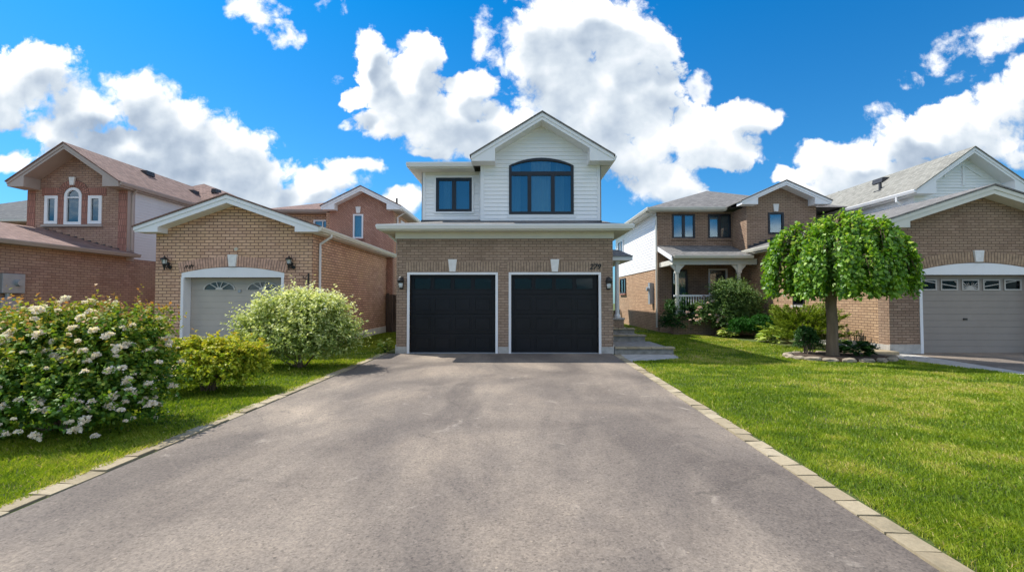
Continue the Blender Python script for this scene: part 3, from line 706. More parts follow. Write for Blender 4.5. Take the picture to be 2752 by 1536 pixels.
roof_vent(A, -16.12, 19.65, 7.04, h=.07, sx=.16, sy=.22); roof_vent(A, -15.75, 22.0, 6.75, h=.08, sx=.15, sy=.2); roof_vent(A, -15.05, 22.6, 6.95, h=.08, sx=.14, sy=.2)
# electric meters on the garage side wall
em = MB(); em.box(-14.70, -14.52, 12.75, 13.35, 1.72, 2.28); em.build('meter_box', M['grey_metal'], A, bevel=.01)
em = MB(); em.box(-14.70, -14.55, 12.75, 13.3, 1.15, 1.6); em.build('meter_box', M['grey_metal'], A, bevel=.01)
MB().tube([(-14.53, 13.15, 2.02), (-14.42, 13.15, 2.02)], [.10, .09], 14).build('electric_meter', M['grey_metal'], A)
MB().tube([(-14.6, 12.95, 2.28), (-14.6, 12.95, 0)], .05, 8).build('conduit', M['grey_metal'], A)

# ------------------------------------------------------------------ HOUSE far left behind
Z = thing('house', 'mostly hidden house with a dark shingle roof behind the arched-window house', 'house', (-28, 26, 0))
MB().box(-31.5, -24.8, 23.4, 30, 0, 5.55).build('wall', M['brick_a'], Z)
hip_roof('roof', M['roof_z'], Z, -32, -24.2, 22.8, 30.6, 5.6, .5)
m = MB(); m.box(-32, -24.2, 22.8, 30.6, 5.5, 5.595); m.build('soffit', M['cream'], Z)
MB().add([(-30,18.8,3.3),(-23.6,18.8,3.3),(-23.6,23.4,3.3),(-30,23.4,3.3),(-26.6,21,4.6),(-26.6,23.4,4.6)], [(0,1,4),(1,2,5,4),(2,3,5),(3,0,4,5),(3,2,1,0)]).build('garage_roof', M['roof_b'], Z)
MB().box(-29.6, -24, 19.2, 23.4, 0, 3.3).build('garage_wall', M['brick_a'], Z)

# ------------------------------------------------------------------ HOUSE C (right, porch, garage)
Cc = thing('house', 'brown brick house with black-framed upper windows, a covered porch and a taupe garage door', 'house', (10, 19, 0))
wc = MB().box(7.45, 8.53, 21.7, 22.15, 4.45, 5.62).box(9.16, 10.24, 21.7, 22.15, 4.45, 5.62).box(7.40, 8.15, 21.7, 22.15, .84, 2.95).box(9.15, 10.05, 21.7, 22.15, .84, 3.0)
MB().box(6.74, 10.57, 21.9, 22.2, 0, 5.72).build('front_wall', M['brick_d2'], Cc, cuts=wc)
for a in (7.45, 9.16):
    window(Cc, Tfront(21.9), a, a + 1.08, 4.45, 5.62, 5.62, M['black'], .075, mull=(a + .54,), mw=.13, back=M['sky_backing'], sill=M['brick_d2'])
window(Cc, Tfront(21.9), 7.40, 8.15, .84, 2.95, 2.95, M['black'], .08, back=M['interior'], curtains=[(7.75, 8.08, M['curtain'])])
w = window(Cc, Tfront(21.9), 9.15, 10.05, .84, 3.0, 3.0, M['white'], .07, back=M['frontdoor'], name='front_door', depth=.10)
MB().box(6.74, 7.04, 22.2, 31, 0, 3.0).build('side_wall', M['brick_d'], Cc)
sawtooth_wall('siding_wall', M['siding_w'], Cc, 22.2, 31, 3.0, 5.75, 6.72, 'y', .2, .14)
MB().box(6.70, 6.73, 22.0, 22.2, 3.0, 5.7).build('corner_trim', M['white'], Cc)
window(Cc, Tleft(6.66), 28.7, 30.1, 4.37, 5.28, 5.28, M['white'], .08, mull=(29.4,), mw=.06, back=M['sky_backing'])
window(Cc, Tleft(6.70), 28.2, 29.7, 1.90, 2.85, 2.85, M['rust'], .08, mull=(28.9,), mw=.06, back=M['interior'], sill=M['brick_ar'])
m = MB(); m.box(6.54, 6.74, 22.55, 22.85, 1.3, 2.35); m.build('meter_box', M['grey_metal'], Cc, bevel=.01)
MB().tube([(6.54, 22.7, 2.05), (6.42, 22.7, 2.05)], [.11, .10], 12).build('electric_meter', M['grey_metal'], Cc)
hip_roof('roof', M['roof_c'], Cc, 6.2, 15.6, 21.45, 31.3, 5.86, .40)
m = MB(); m.box(6.24, 9.86, 21.5, 21.9, 5.70, 5.855); m.box(6.24, 6.71, 21.9, 31.2, 5.70, 5.855); m.build('soffit', M['cream'], Cc)
gutter_x(Cc, 6.13, 9.86, 21.5, 5.865, M['cream']); gutter_y(Cc, 21.42, 31.2, 6.24, 5.865, M['cream'], -1)
downspout(Cc, [(6.2, 21.9, 5.72), (6.66, 21.8, 5.45), (6.66, 21.84, 5.2), (6.66, 21.84, .2)], M['cream'], .045)
g = gable(Cc, 9.86, 13.74, 5.70, 5.84, 6.72, 20.0, 20.5, 26.0, .70, .18, M['white'], M['roof_c'])
wc = MB().box(11.25, 11.95, 20.3, 20.75, 4.45, 5.42)
brick_gable_wall('gable_wall', M['brick_d2'], Cc, 10.3, 13.4, 20.5, .3, 5.7, *g, cuts=wc, z0=3)
window(Cc, Tfront(20.5), 11.25, 11.95, 4.45, 5.42, 5.42, M['black'], .08, back=M['sky_backing'])
keystone(Cc, Tfront(20.49), 11.6, 5.46, 5.80, .17, .25)
m = MB(); m.box(10.3, 10.6, 20.8, 21.9, 3, 5.7); m.box(13.1, 13.4, 20.8, 31, 0, 5.7); m.build('side_wall', M['brick_d2'], Cc)
# porch
m = MB(); m.px([(19.78, 3.42), (21.9, 4.10), (21.9, 4.04), (19.78, 3.34)], 6.72, 10.22); m.build('porch_roof', M['roof_c'], Cc)
gutter_x(Cc, 6.78, 10.2, 19.82, 3.44, M['cream'])
m = MB(); m.box(6.82, 10.5, 20.05, 20.25, 3.06, 3.32); m.box(6.82, 7.0, 20.25, 21.9, 3.06, 3.28); m.build('porch_beam', M['cream'], Cc)
m = MB(); m.px([(19.8, 3.20), (19.8, 3.41), (21.9, 4.07), (21.9, 3.86)], 6.70, 6.75); m.build('porch_fascia', M['white'], Cc)
MB().box(6.8, 10.56, 19.95, 21.9, 0, .80).build('porch_floor', M['brick_d2'], Cc)
for x in (7.05, 9.75):
    m = MB(); m.box(x - .09, x + .09, 20.06, 20.24, .8, 1.55); m.tube([(x, 20.15, 1.55), (x, 20.15, 1.62), (x, 20.15, 2.1), (x, 20.15, 2.65), (x, 20.15, 2.7)], [.07, .085, .07, .075, .09], 10); m.box(x - .09, x + .09, 20.06, 20.24, 2.7, 3.06)
    for sx in (-1, 1): m.py([(x + sx * .09, 3.06), (x + sx * .34, 3.06), (x + sx * .09, 2.78)], 20.12, 20.18)
    m.build('porch_post', M['cream'], Cc)
m = MB(); m.box(6.9, 9.66, 20.11, 20.19, 1.66, 1.74); m.box(6.9, 9.66, 20.12, 20.18, .90, .95)
for i in range(22): m.tube([(7.2 + i * .112, 20.15, .95), (7.2 + i * .112, 20.15, 1.66)], .018, 5)
m.build('railing', M['white'], Cc)
# garage of C
g = gable(Cc, 10.2, 16.2, 3.53, 3.70, 4.68, 12.7, 13.1, 20.5, .68, .22, M['cream'], M['roof_c'])
wc = MB().py(arch_pts(11.42, 14.78, -.5, 2.36, 2.58, 18), 12.9, 13.48)
brick_gable_wall('garage_wall', M['brick_d2'], Cc, 10.57, 15.8, 13.1, .4, 3.5, *g, cuts=wc)
wc = MB().box(10.4, 10.75, 18.1, 18.85, 1.35, 1.95)
MB().box(10.57, 10.87, 13.5, 21.9, 0, 3.55).build('side_wall', M['brick_d'], Cc, cuts=MB().box(10.4, 10.82, 16.9, 17.6, 1.33, 1.95))
window(Cc, Tleft(10.57), 16.9, 17.6, 1.33, 1.95, 1.95, M['black'], .06, back=M['interior'], sill=M['concrete'])
m = MB(); m.box(10.2, 10.57, 13.1, 20.5, 3.52, 3.55); m.build('soffit', M['cream'], Cc)
gutter_y(Cc, 12.7, 21.0, 10.2, 3.71, M['cream'], -1)
m = MB(); m.box(10.55, 11.42, 13.08, 13.1, 0, .27); m.box(10.55, 10.57, 13.1, 21.9, 0, .25); m.build('foundation', M['concrete'], Cc)
t = MB(); t.py([(11.42, 2.24), (14.78, 2.24)] + arch_pts(11.42, 14.78, 0, 2.36, 2.575, 18)[2:], 13.10, 13.17)
t.box(11.42, 11.50, 13.08, 13.35, 0, 2.24); t.box(14.70, 14.78, 13.08, 13.35, 0, 2.24)
t.build('door_trim', M['white'], Cc)
voussoirs(Cc, Tfront(13.1), 11.36, 14.84, 2.37, 2.595, .30, M['v_d'], 43)
keystone(Cc, Tfront(13.09), 13.1, 2.60, 2.93, .20, .28)
d = MB(); zt = 2.24
for i in range(4):
    for j in range(3 if i < 3 else 1):
        k = 3 if i < 3 else 1
        d.box(11.50, 14.70, 13.35, 13.39, i * zt / 4 + j * zt / 4 / k + .004, i * zt / 4 + (j + 1) * zt / 4 / k - (.004 if j < k - 1 else .012))
d.box(11.50, 14.70, 13.36, 13.42, 0, zt)
M['fan_d'] = plain_mat('taupe_light_frame', (.46, .43, .39), .5, .05, 3)
gd = d.build('garage_door', M['door_d'], Cc, bevel=.003)
for k in range(5):
    x0 = 11.68 + k * .605; x1 = x0 + .42
    MB().box(x0, x1, 13.342, 13.348, 1.84, 2.08).build('pane', M['glass_dark'], gd)
    fr = MB(); fr.ring(arch_pts(x0 - .035, x1 + .035, 1.80, 2.12, 2.12), arch_pts(x0, x1, 1.84, 2.08, 2.08), 13.325, 13.346)
    xm = 11.68 + 2 * .605 + .21
    for j in range(-5, 6):       # rays of one sunburst running over all five lights
        a = R(90 - j * 16)
        if abs(math.cos(a)) < 1e-3: continue
        for (xa, xb) in ((x0, x1),):
            zs_ = [1.84 + (x - xm) * math.tan(a) for x in (xa, xb)]
            pts = [(x, 1.84 + (x - xm) * math.tan(a)) for x in np.linspace(xa, xb, 9)]
            pts = [p for p in pts if 1.84 <= p[1] <= 2.08]
            for p, q in zip(pts, pts[1:]): fr.py([(p[0], p[1] - .012), (q[0], q[1] - .012), (q[0], q[1] + .012), (p[0], p[1] + .012)], 13.33, 13.341)
    if k == 2: fr.py([(xm + .1 * math.cos(t), 1.84 + .1 * math.sin(t)) for t in np.linspace(0, math.pi, 9)], 13.328, 13.342)
    fr.build('sunburst_frame', M['fan_d'], gd)
MB().box(12.88, 12.98, 13.32, 13.35, .95, 1.0).build('door_handle', M['iron'], gd)
m = MB()
for i in range(9): m.box(10.34 + .25 * i, 10.34 + .25 * (i + 1), 20.46, 20.499, 3.74 + .085 * i, 3.95 + .085 * i)
m.build('flashing', M['rust'], Cc)

# ------------------------------------------------------------------ HOUSE D (far right, white siding gable)
D = thing('house', 'house with a long pale grey roof and white siding gable behind the taupe garage door', 'house', (17.7, 22, 0))
g = gable(D, 15.45, 19.95, 5.62, 5.78, 7.40, 17.7, 18.2, 30.5, .75, .2, M['white'], M['roof_d'])
ac = MB().py(arch_pts(16.85, 18.35, 4.6, 5.3, 5.56), 18.0, 18.33)
sawtooth_wall('siding_wall', M['siding_w'], D, 15.75, 19.65, 3.2, 7.4, 18.2, 'x', .2, .12, cuts=ac, gable=(g[0], g[1] - .04, g[2]))
window(D, Tfront(18.2), 16.85, 18.35, 4.6, 5.3, 5.56, M['white'], .06, back=M['sky_backing'], depth=.12)
m = MB(); m.box(15.8, 19.6, 18.17, 18.199, 5.95, 6.02)
for s in (-1, 1): m.py([(17.7, 6.85), (17.7, 6.98), (17.7 + s * .75, 6.45), (17.7 + s * .75, 6.35)], 18.16, 18.198)
m.box(17.66, 17.74, 18.15, 18.199, 6.02, 7.1); m.build('gable_timber', M['white'], D)
MB().box(15.75, 19.65, 18.2, 18.4, 0, 3.2).build('front_wall', M['brick_d2'], D)
sawtooth_wall('siding_wall', M['siding_w'], D, 18.4, 30.4, 3.0, 5.65, 15.75, 'y', .2, .13)
m = MB(); m.box(15.75, 15.95, 18.4, 30.4, 0, 3.0); m.box(19.45, 19.65, 18.4, 30.4, 0, 5.65); m.build('side_wall', M['brick_d2'], D)
m = MB(); m.box(15.47, 15.75, 18.2, 30.4, 5.62, 5.65); m.box(15.47, 15.5, 18.2, 30.4, 5.65, 5.77); m.build('soffit', M['white'], D)
gutter_y(D, 17.7, 30.4, 15.45, 5.79, M['white'], -1)
downspout(D, [(15.4, 18.6, 5.66), (15.4, 18.6, 5.5), (15.7, 18.6, 5.25), (15.7, 18.6, 4.2)], M['white'], .045)
MB().add([(15.2,23,5.8),(21.8,23,5.8),(21.8,29.6,5.8),(15.2,29.6,5.8),(18.5,26.3,7.75)], [(0,1,4),(1,2,4),(2,3,4),(3,0,4),(3,2,1,0)]).build('roof', M['roof_d'], D)
roof_vent(D, 17.2, 21.6, 7.12, h=.1); MB().tube([(16.35, 20.6, 6.2), (16.35, 20.6, 6.75)], [.07, .06], 8).build('vent_pipe', M['rust'], D)
MB().box(16.2, 16.6, 20.4, 20.8, 6.28, 6.42).build('pipe_flashing', M['rust'], D)

# ------------------------------------------------------------------ fences
def fence(name_label, x0, x1, y, h, cat='fence'):
    F = thing('wooden_fence', name_label, cat, ((x0 + x1) / 2, y, 0))
    m = MB(); n = int((x1 - x0) / .15)
    for i in range(n): m.box(x0 + i * (x1 - x0) / n + .006, x0 + (i + 1) * (x1 - x0) / n - .006, y, y + .025, .04, h - random.random() * .03)
    m.build('fence_board', M['wood'], F)
    m = MB(); m.box(x0, x1, y + .026, y + .07, .35, .44); m.box(x0, x1, y + .026, y + .07, h - .35, h - .26); m.build('fence_rail', M['wood'], F)
    for x in (x0 + .05, (x0 + x1) / 2, x1 - .05): MB().box(x - .05, x + .05, y + .071, y + .17, 0, h + .04).build('fence_post', M['wood'], F)
fence('dark wooden fence between the pink brick garage and the black-doored house', -6.08, -3.47, 21.2, 1.78)
fence('low dark wooden fence at the back of the passage beside the white-sided wall', 4.3, 6.68, 29.5, .85)

# ------------------------------------------------------------------ ground
def edge_l(y): return -3.64 - .0 * y
def edge_r(y): return 2.32 + .0285 * y
m = MB().add([(-140, -60, 0), (140, -60, 0), (140, 160, 0), (-140, 160, 0)], [(0, 1, 2, 3)])
g_ = m.build('ground', M['turf']); tag(g_, kind='structure')
ys = np.linspace(-3, 12.985, 40)
def sheet(name, left, right, ys, z, mat):
    vs = []; fs = []
    for y in ys: vs += [(left(y), y, z), (right(y), y, z)]
    for i in range(len(ys) - 1): fs.append((2*i, 2*i+1, 2*i+3, 2*i+2))
    o = MB().add(vs, fs).build(name, mat); return tag(o, kind='structure')
sheet('driveway', edge_l, edge_r, ys, .012, M['asphalt'])
sheet('driveway', lambda y: -10.3, lambda y: -6.75, np.linspace(-3, 13.94, 5), .012, M['asphalt'])
sheet('driveway', lambda y: 10.75 if y < 10 else 10.75 + (y - 10) * .1, lambda y: 16.0, np.linspace(-3, 13.34, 12), .012, M['asphalt'])
cw = MB().add([(9.55, 12.45, .008), (9.75, 11.9, .008), (10.15, 10.2, .008), (10.35, 8.6, .008), (10.4, 6, .008), (10.4, -3, .008), (10.76, -3, .008), (10.76, 6, .008), (10.76, 10, .008), (11.06, 13.06, .008), (10.3, 12.95, .008)], [tuple(range(11))])
tag(cw.build('pavement', M['concrete']), kind='structure')
sl = MB(); sl.box(9.7, 10.54, 12.75, 13.5, 0, .1); sl.build('path', M['paver']); tag(bpy.data.objects['path'], kind='structure')
pad = MB().add([(2.77, 11.35, .010), (4.2, 11.9, .010), (4.45, 12.9, .010), (2.77, 12.9, .010)], [(0, 1, 2, 3)])
tag(pad.build('path', M['concrete']), kind='structure')
# paver edging each side of the drive
random.seed(5)
kb = MB()
for side in (0, 1):
    y = 1.2
    while y < (12.9 if side == 0 else 12.7):
        L = random.uniform(.225, .25) if side else random.uniform(.22, .4)
        x = edge_l(y) - .215 if side == 0 else edge_r(y) + .005
        w = .185 + random.uniform(-.012, .012); j = random.uniform(-.009, .009)
        z = .019 + random.uniform(-.005, .005); tl = random.uniform(-.006, .006)
        a = [(x + j, y), (x + w + j, y + random.uniform(-.006, .006)), (x + w + j + .003, y + L - .007), (x + j + .003, y + L - .007)]
        c = [(q[0], q[1], -.02) for q in a] + [(q[0] + (.006 if i in (0, 3) else -.006), q[1] + (.006 if i < 2 else -.006), z + tl * (1 if i in (0, 3) else -1)) for i, q in enumerate(a)]
        kb.add(c, [(0,3,2,1),(4,5,6,7),(0,1,5,4),(1,2,6,5),(2,3,7,6),(3,0,4,7)])
        y += L
tag(kb.build('kerb', M['paver']), kind='structure')

# ------------------------------------------------------------------ foliage engine
def mesh_np(name, verts, nper, mat, rnd=None, parent=None, base=None):
    n = len(verts) // nper
    me = bpy.data.meshes.new(name)
    me.vertices.add(len(verts)); me.vertices.foreach_set('co', verts.astype(np.float32).ravel())
    me.loops.add(len(verts)); me.loops.foreach_set('vertex_index', np.arange(len(verts), dtype=np.int32))
    me.polygons.add(n); me.polygons.foreach_set('loop_start', np.arange(0, len(verts), nper, dtype=np.int32))
    me.update(calc_edges=True); me.validate()
    if rnd is not None:
        a = me.attributes.new('rnd', 'FLOAT', 'POINT'); a.data.foreach_set('value', np.repeat(rnd, nper).astype(np.float32))
    me.materials.append(mat)
    o = bpy.data.objects.new(name, me); COL.objects.link(o)
    if parent is not None:
        b = BASE[parent.name]; me.transform(Matrix.Translation(-Vector(b))); o.parent = parent; BASE[o.name] = b
    return o
def unit(a): return a / np.maximum(np.linalg.norm(a, axis=1, keepdims=True), 1e-9)
def leaf_quads(P, A, Nn, L, W, fold=.25):
    """diamond leaves: P base, A axis, Nn rough normal"""
    A = unit(A); B_ = unit(np.cross(A, Nn)); N2 = unit(np.cross(B_, A))
    L = L[:, None]; W = W[:, None]
    mid = P + A * L * .45
    v = np.stack([P, mid + B_ * W + N2 * W * fold, P + A * L - N2 * L * .12, mid - B_ * W + N2 * W * fold], 1)
    return v.reshape(-1, 3)

def shrub_leaves(rng, lobes, n, slen, per, lsize, aspect=.33, up=.55, droop=.1, tip=.35, inner=.45, spread=.7, zmin=.02, seedk=0.0):
    lo = np.array(lobes); wts = (lo[:, 3] * lo[:, 4] + lo[:, 3] * lo[:, 5] + lo[:, 4] * lo[:, 5]); wts /= wts.sum()
    k = rng.choice(len(lo), n, p=wts)
    d = unit(rng.normal(size=(n, 3))); d[:, 2] = np.where(d[:, 2] < -.35, -d[:, 2], d[:, 2])
    r = rng.uniform(inner, .93, n)[:, None]
    ph = k * 1.7 + seedk
    wob = np.sin(4.2 * d[:, 0] + 2.1 * ph) * np.sin(4.8 * d[:, 1] + 1.3 * ph) + .7 * np.sin(6.0 * d[:, 2] + 3.0 * d[:, 0] + ph)
    r = r * (1 + .17 * wob)[:, None]
    b = lo[k, :3] + d * lo[k, 3:6] * r
    out_ = unit(d / lo[k, 3:6])
    dr = unit(out_ + np.array([0, 0, up]) + rng.normal(size=(n, 3)) * .33)
    gap = np.sin(9.0 * d[:, 0] + ph) * np.sin(8.0 * d[:, 1] + 2 * ph) * np.sin(7.0 * d[:, 2] + ph)
    Ls = np.where(gap < -.32, .45, 1.0) * rng.uniform(.45, 1.2, n) * slen * (1 + .6 * (rng.uniform(0, 1, n) < .045))
    P = []; A = []; Nn = []; sz = []; rv = []
    sp = rng.uniform(0, 1, n)
    for j in range(per):
        s = (j + rng.uniform(0, 1, n)) / per
        p = b + dr * (Ls * s)[:, None] + np.array([0, 0, -1]) * (droop * s * s)[:, None]
        side = unit(np.cross(dr, rng.normal(size=(n, 3))))
        a = unit(dr * (1 - spread) + side * spread + rng.normal(size=(n, 3)) * .15)
        P.append(p); A.append(a); Nn.append(unit(rng.normal(size=(n, 3)) * .7 + np.array([0, 0, 1.0])))
        sz.append(lsize * rng.uniform(.6, 1.2, n) * (1.1 - .35 * s))
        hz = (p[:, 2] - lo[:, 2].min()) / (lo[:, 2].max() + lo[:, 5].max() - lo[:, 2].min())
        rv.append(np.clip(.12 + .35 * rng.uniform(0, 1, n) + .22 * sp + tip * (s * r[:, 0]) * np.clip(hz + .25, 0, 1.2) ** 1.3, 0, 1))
    P = np.concatenate(P); A = np.concatenate(A); Nn = np.concatenate(Nn); sz = np.concatenate(sz); rv = np.concatenate(rv)
    ok = P[:, 2] > zmin
    P, A, Nn, sz, rv = P[ok], A[ok], Nn[ok], sz[ok], rv[ok]
    return leaf_quads(P, A, Nn, sz, sz * aspect), rv
def shrub(label, cat, lobes, n, slen, per, lsize, mat, seed, stem_n=9, **kw):
    n = int(n * 1.7)
    rng = np.random.default_rng(seed)
    c = np.array(lobes)[:, :2].mean(0)
    T = thing('shrub', label, cat, (float(c[0]), float(c[1]), 0))
    v, rv = shrub_leaves(rng, lobes, n, slen, per, lsize, **kw)
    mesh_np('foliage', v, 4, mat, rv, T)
    m = MB()
    for i in range(stem_n):
        l = lobes[i % len(lobes)]
        d = unit(rng.normal(size=(1, 3)))[0]; e = (l[0] + d[0] * l[3] * .55, l[1] + d[1] * l[4] * .55, l[2] + abs(d[2]) * l[5] * .5)
        s = (c[0] + rng.uniform(-.12, .12), c[1] + rng.uniform(-.12, .12), 0)
        mid = tuple((s[q] * .6 + e[q] * .4) + rng.uniform(-.05, .05) for q in range(3))
        m.tube([s, mid, e], [.02, .014, .006], 6)
    m.build('stem', M['bark'], T)
    return T, rng

# big flowering shrub
L1 = [(a - .12, b, c, d, e, f) for a, b, c, d, e, f in [(-5.42, 5.62, .88, .58, .6, .58), (-4.85, 5.72, .86, .52, .6, .56), (-6.0, 5.7, .78, .55, .6, .58), (-5.15, 5.3, .45, .85, .6, .50), (-4.55, 5.45, .50, .42, .5, .46), (-5.7, 5.15, .42, .6, .5, .45), (-5.0, 5.1, .26, .75, .5, .28), (-5.8, 5.0, .28, .6, .5, .3), (-4.5, 5.2, .25, .4, .4, .25)]]
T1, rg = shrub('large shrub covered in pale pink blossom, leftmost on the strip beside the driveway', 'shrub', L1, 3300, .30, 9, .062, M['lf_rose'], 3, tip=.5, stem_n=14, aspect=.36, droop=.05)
def blossom_mesh(seed, scale=1.0):
    r = np.random.default_rng(seed); n = 80
    d = unit(r.normal(size=(n, 3))); d[:, 2] = np.abs(d[:, 2]) * .9 - .15
    P = d * r.uniform(.018, .038, n)[:, None] * scale
    A = unit(d + r.normal(size=(n, 3)) * .5); 
    v = leaf_quads(P, A, unit(d * .6 + r.normal(size=(n, 3)) * .5), r.uniform(.02, .032, n) * scale, r.uniform(.010, .015, n) * scale, .3)
    return v, np.clip(r.uniform(.2, 1, n) + .1, 0, 1)
def lobe_pts(rng, lobes, n, r0=.98, r1=1.12, face=None):
    lo = np.array(lobes); P = []
    while len(P) < n:
        k = rng.integers(len(lo)); d = unit(rng.normal(size=(1, 3)))[0]
        if d[2] < -.5: continue
        if face is not None and d @ face < .12: continue
        p = lo[k, :3] + d * lo[k, 3:6] * rng.uniform(r0, r1)
        q = (p - lo[:, :3]) / lo[:, 3:6]
        if (np.linalg.norm(q, axis=1) < .93).any() or p[2] < .08: continue
        P.append(p)
    return np.array(P)
protos = []
for i in range(5):
    v, rv = blossom_mesh(40 + i); o = mesh_np('blossom', v, 4, M['petal'], rv); protos.append(o)
b1 = Vector(BASE[T1.name])
Pf = lobe_pts(rg, L1, 97, face=np.array([.42, -.85, .25]), r0=1.02, r1=1.18)
for i, p in enumerate(Pf):
    o = protos[i] if i < 5 else protos[i % 5].copy()
    if i >= 5: COL.objects.link(o)
    o.parent = T1; o.location = Vector(p) - b1
    o.rotation_euler = (rg.uniform(-.5, .9), rg.uniform(-.6, .6), rg.uniform(0, 6.28)); k = rg.uniform(.6, 1.35); o.scale = (k, k, k)
Pr = lobe_pts(rg, L1, 150, r0=1.0, r1=1.2)
vv = []; rr = []
for i, p in enumerate(Pr):
    v, rv = blossom_mesh(100 + i % 9, rg.uniform(.45, .9)); vv.append(v + p); rr.append(rv)
o = mesh_np('small_blossoms', np.concatenate(vv), 4, M['petal'], np.concatenate(rr), T1); o['kind'] = 'stuff'

L2 = [(-5.2, 7.8, .50, .58, .5, .40), (-4.72, 7.8, .44, .42, .45, .38), (-5.75, 7.8, .45, .38, .42, .38), (-5.1, 7.5, .28, .7, .4, .28)]
shrub('low golden green shrub between the pink-blossomed one and the white-leaved one', 'shrub', L2, 1500, .22, 9, .062, M['lf_gold'], 5, tip=.36, aspect=.38)
L3 = [(-5.35, 10.5, .98, .72, .7, .66), (-4.5, 10.4, 1.02, .62, .7, .58), (-4.95, 10.6, 1.12, .6, .6, .55), (-4.0, 10.3, .62, .44, .55, .48), (-5.95, 10.5, .75, .5, .5, .45), (-4.8, 10.0, .55, .9, .55, .5), (-5.4, 10.2, .42, .75, .6, .40), (-4.4, 10.1, .42, .72, .6, .40)]
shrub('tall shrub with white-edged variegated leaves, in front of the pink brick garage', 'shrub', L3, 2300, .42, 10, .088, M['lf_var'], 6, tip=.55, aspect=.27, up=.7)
# small plant by the garage corner
def rosette(label, x, y, h, r, n, mat, seed, lw=.35, z0=0, name='leafy_plant'):
    rng = np.random.default_rng(seed); T = thing(name, label, 'plant', (x, y, z0))
    P = []; A = []; L = []
    for i in range(n):
        t = rng.uniform(0, 6.28); q = rng.uniform(.1, 1) ** .6
        hh = h * rng.uniform(.25, 1) * (1.05 - q * .6)
        P.append((x + math.cos(t) * r * q * .6, y + math.sin(t) * r * q * .6, z0 + hh)); A.append((math.cos(t) * (.3 + q), math.sin(t) * (.3 + q), .5 - q * .6)); L.append(r * rng.uniform(.4, .7))
    P = np.array(P); A = np.array(A); L = np.array(L)
    v = leaf_quads(P, A, np.tile([0, 0, 1.0], (n, 1)) + rng.normal(size=(n, 3)) * .25, L, L * lw)
    mesh_np('foliage', v, 4, mat, rng.uniform(0, 1, n), T)
    m = MB()
    for i in range(0, n, max(1, n // 12)): m.tube([(x, y, z0), tuple(P[i])], [.008, .004], 5)
    m.build('stem', M['lf_mid'], T)
rosette('small pale green leafy plant at the left corner of the double garage', -3.78, 13.1, .55, .26, 90, M['lf_hosta'], 8)
# shrubs on the right
LR = [(7.3, 21.0, .55, .75, .6, .62), (8.0, 20.6, .5, .6, .5, .55)]
TR, rg2 = shrub('dark rounded rose shrub left of the porch post', 'shrub', [(7.35, 20.4, .85, .88, .6, .85), (6.9, 20.2, .48, .6, .5, .48)], 900, .26, 8, .075, M['lf_dark'], 21, tip=.2)
L5 = [(8.3, 19.6, .80, .80, .55, .78), (8.75, 19.3, .48, .55, .5, .45)]
TP, rg3 = shrub('greenish shrub dotted with pink flowers beside the dark rose shrub', 'shrub', L5, 900, .26, 8, .07, M['lf_mid'], 22, tip=.45)
vv = []; rr = []
for i, p in enumerate(lobe_pts(rg3, L5, 45, face=np.array([-.3, -.9, .2]), r0=1.1, r1=1.3)):
    v, rv = blossom_mesh(300 + i, rg3.uniform(1.0, 1.9)); vv.append(v + p); rr.append(rv)
o = mesh_np('small_blossoms', np.concatenate(vv), 4, M['petal_p'], np.concatenate(rr), TP); o['kind'] = 'stuff'
shrub('tall rounded grey-green shrub in front of the covered porch', 'shrub', [(9.05, 19.3, 1.5, 1.0, .8, .95), (9.5, 19.2, 1.1, .75, .7, .8), (8.75, 19.2, .9, .7, .6, .8), (9.2, 18.95, .6, .9, .5, .6)], 2400, .30, 8, .07, M['lf_mid'], 23, tip=.55)
shrub('low dark green clipped mound shrub against the tan brick wall', 'shrub', [(9.0, 18.3, .42, .55, .45, .42), (9.6, 18.1, .48, .62, .5, .46), (10.0, 18.2, .40, .42, .4, .4)], 2600, .14, 8, .045, M['lf_box'], 24, tip=.25, inner=.6, up=.3)
rosette('yellow green hosta at the foot of the pink-flowered shrub', 8.55, 18.6, .42, .42, 70, M['lf_hosta'], 25)
rosette('pale variegated hosta between the clipped mound and the juniper', 9.25, 16.6, .55, .55, 120, M['lf_hosta'], 26)
rosette('dark leafy perennial at the right foot of the umbrella-shaped tree', 8.78, 11.95, .38, .42, 110, M['lf_dark'], 27, z0=.12)
shrub('small dark green shrub at the left foot of the umbrella-shaped tree', 'shrub', [(7.85, 12.45, .38, .30, .28, .28), (7.7, 12.3, .62, .22, .2, .2)], 420, .14, 8, .05, M['lf_dark'], 28, tip=.4)
